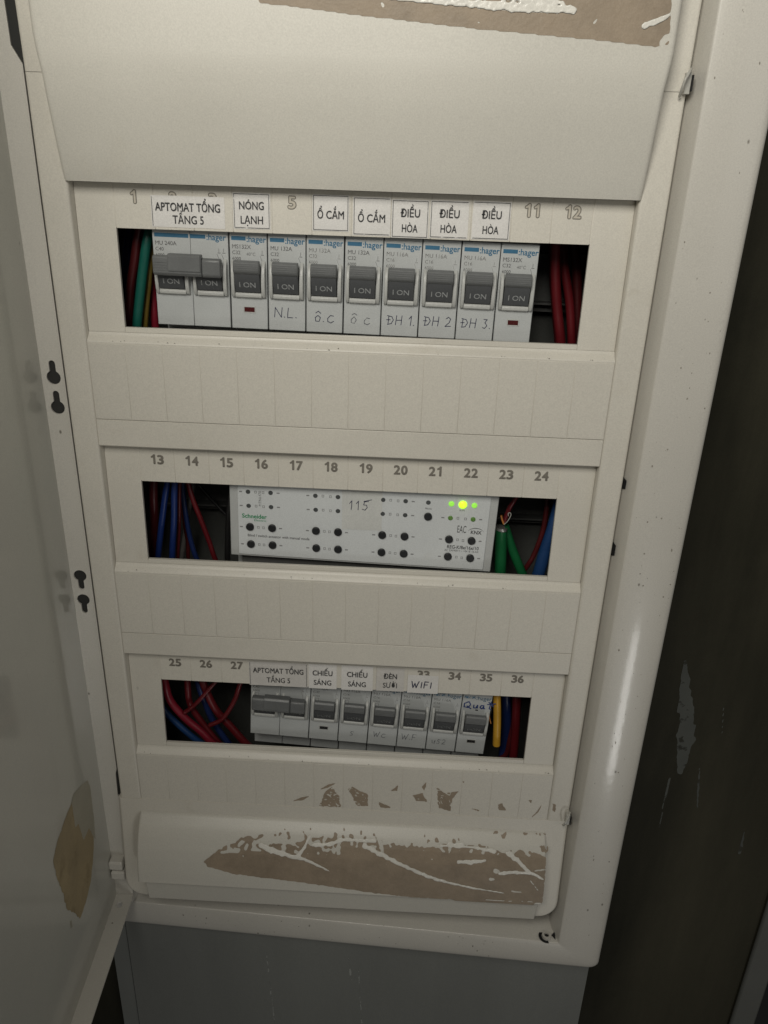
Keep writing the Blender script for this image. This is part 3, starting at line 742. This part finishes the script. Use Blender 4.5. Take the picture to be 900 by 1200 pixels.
sticker(273, 226, 316.5, 268.5, [('NÓNG', .66), ('LẠNH', .60)], None, 'TRBL', 'bordered paper label reading NÓNG LẠNH')
sticker(366, 228, 409, 271, [('Ổ CẮM', .72)], None, 'TRBL', 'left one of the two labels reading Ổ CẮM')
sticker(413.5, 231, 457.5, 276, [('Ổ CẮM', .72)], None, 'TBL', 'right one of the two labels reading Ổ CẮM')
sticker(458.8, 234, 502.4, 279, [('ĐIỀU', .52), ('HÒA', .42)], None, 'TRBL', 'left one of the three labels reading ĐIỀU HÒA')
sticker(503.8, 235, 549, 279.5, [('ĐIỀU', .52), ('HÒA', .42)], None, 'TLB', 'middle one of the three labels reading ĐIỀU HÒA')
sticker(553.5, 236, 598, 281, [('ĐIỀU', .52), ('HÒA', .42)], None, 'TRB', 'right one of the three labels reading ĐIỀU HÒA')
sticker(292, 777, 360.3, 804, [('APTOMAT TỔNG', .86), ('TẦNG 5', .40)], None, 'LR', 'scuffed wide label reading APTOMAT TỔNG TẦNG 5 over the lowest slot', M_paper2, M_blkw, zo=-250)
sticker(361.5, 779.3, 394.5, 807, [('CHIẾU', .70), ('SÁNG', .62)], None, 0, 'left one of the two labels reading CHIẾU SÁNG', M_paper, zo=-250)
sticker(400, 781, 437, 809, [('CHIẾU', .64), ('SÁNG', .56)], None, 0, 'right one of the two labels reading CHIẾU SÁNG', M_paper, zo=-250)
sticker(441, 783.5, 473.5, 810, [('ĐÈN', .48), ('SƯỞI', .50)], None, 0, 'worn label reading ĐÈN SƯỞI', M_paper2, M_blkw, zo=-250)
st, Y, cx, cz, W, H = sticker(477.5, 792, 513.5, 812.5, [], None, 0, 'plain label with WIFI written by hand in blue pen', M_paper, zo=-250)
obj('handwriting', pen(MB(), 'WIFI', cx-W*.38, cz-2.4, Y, 4.4, .55, .36), M_handn, st, fix=False, smooth=0)
S.view_layers.update() if hasattr(S.view_layers, 'update') else None

# ---------------------------------------------------------------- breakers
def pen_on(root, s, x, z, h, m, wpen=.34, Y=-.08):
    ORG[root] = Vector((0,0,0))
    return obj('handwriting', pen(MB(), s, x, z, Y, h, wpen), m, root, fix=False, smooth=0)
def make_breaker(nm, label, group, poles, kind, faded=0, brand=1, hand=None, window=0, gap=.2, low=0):
    """local mm: x 0..18*poles, z 0..45 is the nose seen in the slot, front face at y=0"""
    t = thing(nm, (0,0,0), label, 'circuit breaker', group)
    W = 18*poles
    b = MB()
    for p in range(poles):
        x0 = 18*p+gap if p == 0 else 18*p+.06; x1 = 18*(p+1)-.06 if p < poles-1 else W-gap
        b.box(x0, x1, 0, 15, 0, 45)
        b.box(x0, x1, 15.05, 52, -19, 64)
    obj('body', b, M_brk, t, bevel=.3)
    for p in range(poles):
        q = 18*p
        # collar: two rounded cheeks and a sill
        for a, c in ((1.1, 2.7), (15.3, 17.1)):
            obj('collar_cheek', MB().prism([(.5,32), (-.6,31.6), (-2.6,29.5), (-3.6,26), (-3.7,21), (-3.0,17), (-1.6,15.2), (.5,14.6)], q+a, q+c), M_brk2, t, bevel=.35)
        obj('collar_sill', MB().prism([(.5,17.4), (-1.6,17.2), (-2.2,16.4), (-2.0,15.2), (-.3,14.4), (.5,14.4)], q+2.75, q+15.25), M_brk2, t, bevel=.2)
        # rocker plate and lever with grip ribs
        rk = obj('rocker', MB().prism([(.5,27.5), (-5.2,27.2), (-5.4,26), (-2.3,17.5), (.5,17.45)], q+3.0, q+14.9), M_lev2, t, bevel=.2)
        tm = MB(); text_mb(tm, 'I ON' if not low else 'I·ON', q+9.0, 21.2, -3.85, h=2.5, wd=7.6, slope=-.365, offset=.012)
        obj('switch_text', tm, mat('pale_switch_text_worn', (.22,.23,.23), .5, .1, 200, fade=(700,.45,.6)) if low else mat('pale_switch_text', (.30,.31,.31), .5, .1, 200, fade=(700,.55,.5)), rk, fix=False, smooth=0)
        if poles == 1 or p == 1:
            lv = MB().prism([(.5,27.6), (-4.0,32.3), (-5.9,32.1), (-6.7,31.3), (-7.2,28.0), (-6.9,27.2), (-5.3,26.0), (.5,26.4)], q+2.9, q+15.0)
            lo = obj('lever', lv, M_lev, t, bevel=.35)
            rb = MB()
            for k in range(4): z = 28.1+k*.85; rb.box(q+3.3, q+14.6, -7.42+k*.14, -6.3, z, z+.42)
            obj('grip_ribs', rb, M_lev, lo, kind=None)
    if poles == 2:
        h = MB().prism([(-3,27.5), (-4.8,33.0), (-8.2,33.3), (-9.3,32.3), (-9.4,25.6), (-8.4,24.2), (-4,24.2)], 2.3, 24.9)
        ho = obj('handle_tie', h, M_lev, t, bevel=.5)
        obj('tie_cap', MB().prism([(-4.0,32.0), (-4.8,34.0), (-8.8,34.2), (-9.8,33.0), (-9.9,26.5), (-9,26)], 9.4, 24.6), M_lev, ho, bevel=.4)
        obj('tie_end', MB().prism([(-3,27.5), (-4.6,32.4), (-7.8,32.7), (-8.9,31.7), (-9.0,25.2), (-8.0,24.0), (-4,24.2)], 25.0, 33.6), M_lev, t, bevel=.6)
        rb = MB()
        for k in range(4): z = 26.6+k*1.2; rb.box(2.8, 9.0, -9.6, -9.0, z, z+.5)
        obj('grip_ribs', rb, M_lev, ho)
    # print
    if brand:
        mb_ = M_blue if brand == 1 else M_blue2
        s = MB(); e = W
        if poles == 2: s.box(1.3, 17.2, -.05, .2, 40.5, 42.3); s.box(18.0, 25.2, -.05, .2, 40.5, 42.3); bx = 30.3
        else: s.box(1.2, 7.9, -.05, .2, 40.6, 42.4); bx = 12.9
        text_mb(s, ':hager', bx, 41.5, -.07, h=2.9, wd=9.0, offset=.022)
        obj('brand_strip', s, mb_, t, fix=False, smooth=0)
    s = MB(); ki = kind
    if ki:
        for i, (tx, hh) in enumerate(ki):
            if len(tx): text_mb(s, tx, 1.5, 37.9-i*2.7, -.07, h=hh, align='L', offset=.01)
        s.box(1.6, 5.0, -.05, .1, 30.6, 30.85).box(1.6, 5.0, -.05, .1, 28.6, 28.85).box(1.6, 1.85, -.05, .1, 28.6, 30.85).box(4.8, 5.05, -.05, .1, 28.6, 30.85)
        # small switch symbol at the right
        for p in range(poles):
            q = W-2.6-2.2*p
            s.box(q, q+.2, -.05, .1, 34.8, 36.5).add([(q-1.0,-.06,34.0),(q-.8,-.06,34.0),(q+.2,-.06,31.6),(q,-.06,31.6)], [(0,1,2,3)]).box(q, q+.2, -.05, .1, 29.3, 31.6)
            s.box(q-.5, q+.9, -.05, .1, 34.3, 34.6)
        if window == 1: text_mb(s, '40°C', W/2+1.2, 34.7, -.07, h=1.5)
    obj('small_print', s, M_inkf if faded else M_ink, t, fix=False, smooth=0)
    if window:
        f = MB().plate([(W/2-2.9,7.6),(W/2+2.9,7.6),(W/2+2.9,10.7),(W/2-2.9,10.7)], [[(W/2-2.5,8.0),(W/2-2.5,10.3),(W/2+2.5,10.3),(W/2+2.5,8.0)]], -.25, .4)
        fo = obj('window_frame', f, M_brk2, t)
        obj('indicator', MB().box(W/2-2.45, W/2+2.45, -.1, .6, 8.05, 10.25), M_win if window == 1 else M_winb, fo)
    # terminal screws on the set-back shoulder
    for p in range(poles):
        obj('terminal_screw', MB().disc((18*p+9, -7.5), 3.2, 14.7, 15.4, 18), M_hole, t)
    if hand: pen_on(t, *hand)
    return t
def put(t, x, y, z, rx=0):
    t.location = (x/1000, y/1000, z/1000); t.rotation_euler = (rx, 0, 0)
G1 = 'circuit breakers in the top slot'; G3 = 'circuit breakers in the lowest slot'
def row_frame(y, pl, pr):
    a = at(*pl, y); b = at(*pr, y); th = math.atan2(b.z-a.z, b.x-a.x)
    return a, th
R1 = row_frame(4.5, (185,379.7), (624.5,402)); R3 = row_frame(8.3, (293,858.8), (566.5,884))
ROW = R1
def place_in_row(t, x):
    a, th = ROW
    t.location = ((a.x+x*math.cos(th))/1000, a.y/1000, (a.z+x*math.sin(th))/1000); t.rotation_euler = (R(random.uniform(-.35,.35)), -th+R(random.uniform(-.12,.12)), R(random.uniform(-.25,.25)))
X0 = 0
MU = [('MU 132A', 1.9), ('C32', 1.7), ('6000', 1.5)]
MU2 = [('MU 116A', 1.9), ('C16', 1.7), ('6000', 1.5)]
MS = [('MS132X', 1.9), ('C32', 1.7), ('6000', 1.5)]
row1 = [
 dict(label='two-pole circuit breaker with linked levers at the left end of the top row', poles=2, kind=[('MU 240A', 1.9), ('C40', 1.7), ('6000', 1.5)], gap=.3),
 dict(label='top row breaker with red indicator window under the NÓNG LẠNH label', poles=1, kind=MS, window=1, gap=.3),
 dict(label='circuit breaker with N.L. handwritten below its lever', poles=1, kind=MU, hand=('N.L.', 3.0, 6.2, 4.6, M_handn)),
 dict(label='circuit breaker marked with clear handwritten letters ổ.C under the left Ổ CẮM label', poles=1, kind=MU, faded=1, hand=('o.C', 4.2, 5.0, 5.0, M_handn), gap=.3),
 dict(label='circuit breaker with very faint handwritten letters Ổ C under the right Ổ CẮM label', poles=1, kind=MU, hand=('O C', 3.4, 5.0, 4.6, M_hand)),
 dict(label='circuit breaker with handwritten ĐH 1, fourth from the right end of the top row', poles=1, kind=MU2, faded=1, hand=('DH 1.', 2.8, 5.4, 4.4, M_handn)),
 dict(label='circuit breaker with handwritten ĐH 2, third from the right end of the top row', poles=1, kind=MU2, faded=1, hand=('DH 2', 2.4, 5.8, 4.4, M_handn)),
 dict(label='circuit breaker with handwritten ĐH 3, second from the right end of the top row', poles=1, kind=MU2, faded=1, hand=('DH 3.', 2.2, 5.8, 4.4, M_handn)),
 dict(label='top row breaker with red indicator window at the right end beside the red wires', poles=1, kind=MS, window=1, gap=.3)]
x = X0
for d in row1:
    poles = d.pop('poles'); label = d.pop('label'); kind = d.pop('kind')
    t = make_breaker('circuit_breaker', label, G1, poles, kind, **d)
    place_in_row(t, x); x += 18*poles+.04
X3 = 0; ROW = R3
row3 = [
 dict(label='two-pole circuit breaker with linked levers at the left end of the lowest row', poles=2, kind=[('', 1.9), ('C40', 1.7), ('6000', 1.5)], faded=1, brand=0),
 dict(label='lowest row breaker with small black window right beside the two-pole breaker', poles=1, kind=MS, faded=1, window=2, brand=0),
 dict(label='lowest row breaker with a faint S scribbled below its lever', poles=1, kind=MU2, faded=1, brand=2, hand=('S', 7, 5, 3.6, M_hand)),
 dict(label='lowest row breaker with faint handwritten WC below its lever', poles=1, kind=MU2, faded=1, brand=2, hand=('WC', 3.2, 6, 4.0, M_hand)),
 dict(label='lowest row breaker with handwritten W.F below the WIFI label', poles=1, kind=MU2, faded=1, brand=2, hand=('W.F', 2.4, 6, 4.2, M_hand)),
 dict(label='lowest row breaker with unreadable faint scribble, second from the right end', poles=1, kind=MU2, faded=1, brand=2, hand=('US2', 3.2, 5, 3.6, M_hand)),
 dict(label='right-end breaker of the lowest row with Quạt written in blue on its top', poles=1, kind=None, faded=1, brand=2, window=2, gap=.35, hand=('Quat', 1.2, 33.9, 4.7, M_handb, .7))]
x = X3
for d in row3:
    poles = d.pop('poles'); label = d.pop('label'); kind = d.pop('kind')
    t = make_breaker('circuit_breaker', label, G3, poles, kind, low=1, **d)
    place_in_row(t, x); x += 18*poles+.04
    last = t
ORG[last] = Vector((0,0,0))
obj('ink_dot', MB().box(8.6, 10.2, -.08, .1, 32.2, 33.0), M_winb, last)
obj('scuffed_edge_wire', MB().tube([(18.6, 4, 38), (18.9, 3, 30), (18.3, 4, 22)], .22, 6), M_winb, last)

# ---------------------------------------------------------------- actuator module in the middle slot
mod = thing('actuator_module', (8, 6, -170), 'white control module with black push buttons and a glowing green lamp in the middle slot', 'control module')
YM = 6.0; mx0, mx1 = -63.8, 78.8; mz0, mz1 = -170.6, -124.5
obj('housing', MB().box(mx0, mx1, YM, 24, mz0, mz1).box(mx0, mx1, 24.05, 60, mz0-18, mz1+18), M_modg, mod, bevel=.5)
fl_ = obj('face_plate', MB().box(mx0+4.4, mx1-4.2, YM-.7, YM+.3, mz0+1.3, mz1-.9), M_white, mod, bevel=.3)
YF = YM-.76
tm = MB()
TILT = R(-1.39)
def turn(o):
    cx, cz = (mx0+mx1)/2-8, (mz0+mz1)/2+170
    for v in o.data.vertices:
        x, z = v.co.x*1000-cx, v.co.z*1000-cz
        v.co.x = (cx+x*math.cos(TILT)-z*math.sin(TILT))/1000; v.co.z = (cz+x*math.sin(TILT)+z*math.cos(TILT))/1000
tp_ = obj('terminal_block', MB().box(mx0+5, mx1-5, 12, 23.9, mz0-9, mz0-.3), mat('dark_terminal_plastic', (.10,.10,.095), .5, .1, 80), mod, bevel=.3)
tt = MB()
for k in range(34):
    if random.random() < .8: xx = mx0+10+k*3.7; tt.box(xx, xx+1.2+random.random(), 11.9, 12.1, mz0-3.4, mz0-1.4)
obj('terminal_marks', tt, M_ink, tp_)
for o_ in mod.children_recursive: turn(o_)
def A(x, y): return (260+x/5.294, 565+y/5.294)
def B(x, y): return (420+x/5, 570+y/5)
leds = [A(162,60),A(302,67),A(166,147),A(305,155),A(580,85),A(720,93),A(582,172),A(720,180),B(145,79),B(277,87),B(142,161),B(274,169),B(410,95)]
btns = [A(174,278),A(311,286),A(180,385),A(314,392),A(583,303),A(720,311),A(585,410),A(720,418),B(408,178),B(139,286),B(270,294),B(135,387),B(265,395),B(531,311),B(663,320),B(524,412),B(655,421)]
ORG[mod] = Vector((8,6,-170))
for p in leds: q = at(*p, YF); obj('indicator_lamp', MB().disc((q.x, q.z), 1.25, YF-.25, YF+.3, 16), M_led, mod)
for p in btns: q = at(*p, YF-.6); obj('push_button', MB().disc((q.x, q.z), 2.15, YF-1.2, YF+.3, 20), M_btn, mod)
for p in (B(545,102), B(680,112)): q = at(*p, YF); obj('indicator_lamp', MB().disc((q.x, q.z), 1.5, YF-.2, YF+.3, 16, .5), M_ledl, mod, label='dimly lit green lamp')
for p in (B(539,185), B(672,193)): q = at(*p, YF); obj('indicator_lamp', MB().disc((q.x, q.z), 1.3, YF-.2, YF+.3, 16, .4), M_ledg, mod, label='unlit green lamp')
q = at(*B(612,107), YF); obj('indicator_lamp', MB().disc((q.x, q.z), 2.2, YF-.3, YF+.3, 22, 1.0), M_ledb, mod, label='brightly glowing yellow-green lamp')
mk = MB()
for i, p in enumerate(leds[:12]+btns[:8]+btns[9:]+[B(539,185), B(672,193)]):
    q = at(*p, YF); small = i < 12 or i > 27
    s1 = 1 if (q.x-(-55)) % 30 < 6 else -1
    left = (round((p[0])) % 2 == 0)
    o1 = 4.0 if small else 4.6
    sgn = -1 if p in (leds[0],leds[2],leds[4],leds[6],leds[8],leds[10],btns[0],btns[2],btns[4],btns[6],btns[9],btns[11],btns[13],btns[15]) or p == B(539,185) else 1
    # terminal tag outward, outlined square inward
    mk.box(q.x+sgn*o1-.8, q.x+sgn*o1+.8, YF+.02, YF+.5, q.z-.35, q.z+.35)
    a, b = q.x-sgn*o1-.6, q.x-sgn*o1+.6
    for bx in ((a, a+.25, q.z-.7, q.z+.7), (b-.25, b, q.z-.7, q.z+.7), (a, b, q.z-.7, q.z-.45), (a, b, q.z+.45, q.z+.7)):
        mk.box(bx[0], bx[1], YF+.02, YF+.5, bx[2], bx[3])
obj('pictograms', mk, M_mark, mod, smooth=0)
def ptext(s, c, wd, h, m, nm, off=0., shear=0.):
    q = at(*c, YF); mb = MB(); text_mb(mb, s, q.x, q.z, YF-.02, h=h, wd=wd, offset=off+.008, shear=shear, rot=TILT)
    return obj(nm, mb, m, mod, fix=False, smooth=0)
ptext('Schneider', A(202,211), 13.2, 2.5, M_sgreen, 'maker_text', .018)
ptext('Electric', A(238,238), 6.5, 1.2, M_sgreen, 'maker_text')
ptext('Blind / switch actuator with manual mode', A(352,340), 33.5, 1.6, M_ink, 'caption_text', .012)
ptext('EAC', B(606,250), 4.7, 4.4, mat('dark_print', (.06,.06,.06), .6), 'approval_mark', -.01)
ptext('KNX', B(690,270), 5.6, 2.1, mat('dark_print', (.06,.06,.06), .6), 'bus_mark', .02)
ptext('REG-K/8x/16x/10', B(612,358), 17.0, 2.1, mat('dark_print', (.06,.06,.06), .6), 'model_text', .012)
ptext('AC 230/400 V ~ 10A IE 16-AX', B(604,378), 18.5, 1.2, M_ink, 'rating_text')
ptext('RUN', B(608,141), 2.6, .9, M_ink, 'lamp_text'); ptext('PROG', B(410,130), 3.4, 1.0, M_ink, 'lamp_text')
q = at(*A(235,102), YF); mb = MB(); text_mb(mb, 'MTN6478', 0, 0, YF-.02, h=1.5, wd=8.6)
mb.v = [(q.x-(z), y, q.z+(x)) for x, y, z in mb.v]; obj('side_text', mb, M_ink, mod, fix=False, smooth=0)
# arc of the bus mark
q = at(*B(688,262), YF); mb = MB()
for k in range(12):
    a0, a1 = R(20+140*k/12), R(20+140*(k+1)/12)
    mb.add([(q.x+4.4*math.cos(a), YF-.02, q.z-1.2+3.0*math.sin(a)*rr) for a, rr in ((a0,1),(a1,1),(a1,.88),(a0,.88))], [(0,1,2,3)])
obj('bus_mark_arc', mb, mat('dark_print', (.06,.06,.06), .6), mod, fix=False, smooth=0)
a = at(401, 578, YF-.05); b = at(447, 622, YF-.05)
tpp = obj('tape_strip', MB().box(a.x, b.x, YF-.12, YF-.03, b.z, mz1-1.2), M_tape, mod, label='square of beige tape with 115 written by hand')
q = at(409, 597, YF-.2)
obj('handwriting', pen(MB(), '115', q.x, q.z, YF-.2, 5.0, .36, .45), M_handn, tpp, fix=False, smooth=0)

# ---------------------------------------------------------------- wires
def smoothpts(P, n=8):
    P = [Vector(p) for p in P]; P = [P[0]*2-P[1]]+P+[P[-1]*2-P[-2]]; out = []
    for i in range(1, len(P)-2):
        for k in range(n):
            t = k/n; a, b, c, d = P[i-1:i+3]
            out.append(.5*((2*b)+(c-a)*t+(2*a-5*b+4*c-d)*t*t+(3*b-a-3*c+d)*t**3))
    out.append(P[-2]); return out
def wire(pxs, wpx, depth, col, label, cut_top=False, cut_bot=False, group=None, name='wire', cat='wire'):
    "wpx: width seen in the photo, depth: distances behind the cover front"
    n = len(pxs); dep = depth if isinstance(depth, (list, tuple)) else [depth]*n
    P = [at(x, y, d) for (x, y), d in zip(pxs, dep)]
    r = wpx/2/2.42*((384+dep[0])/384)*(1.0 if pxs[0][1] < 500 else (1.08 if pxs[0][1] < 700 else 1.22))
    if not cut_top: P = [P[0]+(P[0]-P[1]).normalized()*22+Vector((0, 6, 0))]+P
    if not cut_bot: P = P+[P[-1]+(P[-1]-P[-2]).normalized()*22+Vector((0, 6, 0))]
    o = obj(name, MB().tube(smoothpts(P), r, 14), wm(col), None, smooth=60)
    # put the origin on the wire's lowest point
    b = P[-1]/1000; o.data.transform(__import__('mathutils').Matrix.Translation(-b)); o.location = b
    tag(o, label, cat, group); return o
def W1(x, y): return (120+x/8, 250+y/8)
def W2(x, y): return (620+x/8, 270+y/8)
def W3(x, y): return (160+x/7.5, 555+y/7.5)
def W4(x, y): return (560+x/7.5, 560+y/7.5)
def W5(x, y): return (180+x/6.92, 790+y/6.92)
def W6(x, y): return (440+x/4.5, 770+y/4.5)
g = 'wires left of the breakers in the top slot'
wire([W1(235,300),W1(215,560),W1(195,800)], 9, 34, 'navy', 'dark blue wire deepest at the left end of the top slot', group=g)
wire([W1(335,200),W1(300,450),W1(262,700),W1(245,1060)], 10, 20, 'dark red', 'dark red wire left of the teal one in the top slot', group=g)
wire([W1(425,230),W1(385,500),W1(350,800),W1(325,1060)], 11, 15, 'teal green', 'teal green wire at the left end of the top slot', group=g)
wire([W1(465,380),W1(430,700),W1(400,1060)], 6.5, 20, 'olive', 'brownish yellow wire between the teal and the bright red one', group=g)
wire([W1(440,500),W1(478,800),W1(496,1060)], 9, 27, 'bright red', 'bright red wire beside the two-pole breaker in the top slot', group=g)
wire([W1(300,800),W1(290,1060)], 3, 24, 'grey', 'thin grey wire between the dark red and the teal one', group=g)
g = 'red wires at the right end of the top slot'
wire([W2(250,130),W2(248,400),W2(262,700),W2(298,1060)], 11, 30, 'red', 'leftmost and brightest red wire at the right end of the top slot', group=g)
wire([W2(315,130),W2(340,400),W2(380,680),W2(400,1060)], 10, 38, 'red', 'middle red wire at the right end of the top slot', group=g)
wire([W2(215,130),W2(225,500),W2(270,1060)], 8, 44, 'dark red', 'dark red wire behind the brightest one in the top slot', group=g)
wire([W2(420,130),W2(450,500),W2(440,1060)], 11, 48, 'dark red', 'rightmost dark red wire deep in the top slot', group=g)
g = 'wires left of the module in the middle slot'
wire([W3(150,90),W3(155,400),W3(140,730)], 10.5, 26, 'dark red', 'thick dark red wire at the left end of the middle slot', group=g)
wire([W3(270,90),W3(235,330),W3(190,730)], 7.5, 18, 'blue', 'slanting blue wire in the left of the middle slot', group=g)
wire([W3(335,90),W3(330,400),W3(314,740)], 7.5, 15, 'blue', 'upright blue wire in the left of the middle slot', group=g)
wire([W3(378,100),W3(375,450),W3(362,740)], 4.5, 20, 'dark red', 'thin red wire hugging the upright blue one', group=g)
wire([W3(455,330),W3(425,560),W3(400,740)], 6, 44, 'grey', 'pale grey wire at the foot of the middle slot', group=g)
wire([W3(430,350),W3(480,600),W3(535,760)], 6, 30, 'navy', 'navy wire crossing behind in the middle slot', group=g)
wire([W3(420,400),W3(450,600),W3(455,740)], 5, 34, 'dark red', 'dull red wire next to the pale grey one', group=g)
wire([W3(480,180),W3(560,390),W3(640,600),W3(695,760)], 6, 24, 'red', 'slanting red wire in front of the grey box back in the middle slot', group=g)
wire([W3(540,90),W3(690,260),W3(830,400)], 4, 42, 'black', 'thin black wire slanting towards the module', group=g)
wire([W3(820,240),W3(805,500),W3(800,750)], 7, 24, 'black', 'black wire running down beside the module', group=g)
g = 'wires right of the module in the middle slot'
ca = wire([W4(205,430),W4(200,640),W4(195,830)], 14, 20, 'green', 'thick green cable with cut end right of the module', cut_top=True, group=g, name='cable', cat='cable')
wire([W4(235,425),W4(300,620),W4(385,830)], 11, 26, 'green', 'green cable slanting down to the right beside the cut one', cut_top=True, group=g, name='cable', cat='cable')
wire([W4(345,150),W4(275,270),W4(228,390)], 5.5, 20, 'red', 'red core wire leaving the cut end of the green cable', group=g, cut_bot=True)
wire([W4(205,330),W4(212,365),W4(228,405)], 2.2, 18, 'orange', 'short orange core at the cut end of the green cable', cut_top=True, cut_bot=True, group=g)
c0 = at(*W4(210,432), 19); c1 = at(*W4(205,455), 19)
f = MB().tube([c0, c1], 3.2, 16)
tag(obj('cable_foil', f, mat('foil_screen', (.55,.55,.52), .3, .3, 300, .8, 900, metal=.8), None), 'frayed silver foil collar at the cut end of the green cable', 'foil collar')
pth = [at(*W4(230,410), 17), at(*W4(262,380), 16), at(*W4(290,330), 16), at(*W4(285,308), 16), at(*W4(268,312), 16), at(*W4(268,335), 16)]
tag(obj('drain_wire', MB().tube(smoothpts(pth), .22, 6), M_clip, None), 'curled bare wire beside the cut green cable', 'wire')
wire([W4(610,220),W4(575,450),W4(500,660),W4(430,780)], 6, 30, 'dark red', 'dark red wire behind the blue one at the right of the middle slot', group=g)
wire([W4(665,430),W4(590,650),W4(530,850)], 15, 18, 'mid blue', 'thick blue wire in the lower right corner of the middle slot', group=g)
g = 'wires left of the breakers in the lowest slot'
wire([W5(95,80),W5(140,220),W5(260,360),W5(380,460),W5(500,575)], 9, 15, 'bright red', 'thick red wire sweeping from the upper left corner of the lowest slot', group=g)
wire([W5(275,80),W5(300,250),W5(400,400),W5(545,575)], 7.5, 20, 'red', 'red wire bending in the middle of the lowest slot', group=g)
wire([W5(75,270),W5(180,390),W5(380,555)], 7.5, 20, 'mid blue', 'blue wire in the lower left corner of the lowest slot', group=g)
wire([W5(365,80),W5(430,260),W5(490,390),W5(620,575)], 7.5, 24, 'navy', 'dark blue wire running down between the red ones', group=g)
wire([W5(410,90),W5(500,280),W5(630,430),W5(770,580)], 9, 19, 'red', 'red wire slanting towards the two-pole breaker', group=g)
wire([W5(700,80),W5(655,215),W5(560,360),W5(455,415)], 5.5, 13, 'red', 'thin red wire curving across the lowest slot to the right', cut_bot=True, group=g)
wire([W5(390,190),W5(320,260),W5(245,315)], 5, 14, 'red', 'short thin red wire crossing the blue one', cut_bot=True, group=g)
g = 'wires right of the breakers in the lowest slot'
wire([W6(640,200),W6(642,330),W6(638,462)], 9, 12, 'yellow', 'yellow wire ending in a clean cut at the right of the lowest slot', cut_bot=True, group=g)
wire([W6(690,200),W6(690,380),W6(670,540)], 11, 30, 'navy', 'dark blue wire between the yellow and the red one', group=g)
wire([W6(745,200),W6(738,380),W6(725,540)], 10, 22, 'red', 'red wire standing upright at the right of the lowest slot', group=g)
wire([W6(720,400),W6(690,500),W6(640,560)], 8, 28, 'dark red', 'red wire curving away at the foot of the lowest slot', group=g)
wire([W6(612,215),W6(600,300),W6(608,350)], 1.2, 9, 'orange', 'hair-thin orange strand left of the yellow wire', group=g, cut_bot=True)
# ---------------------------------------------------------------- render settings
S.render.engine = 'CYCLES'; S.cycles.max_bounces = 6
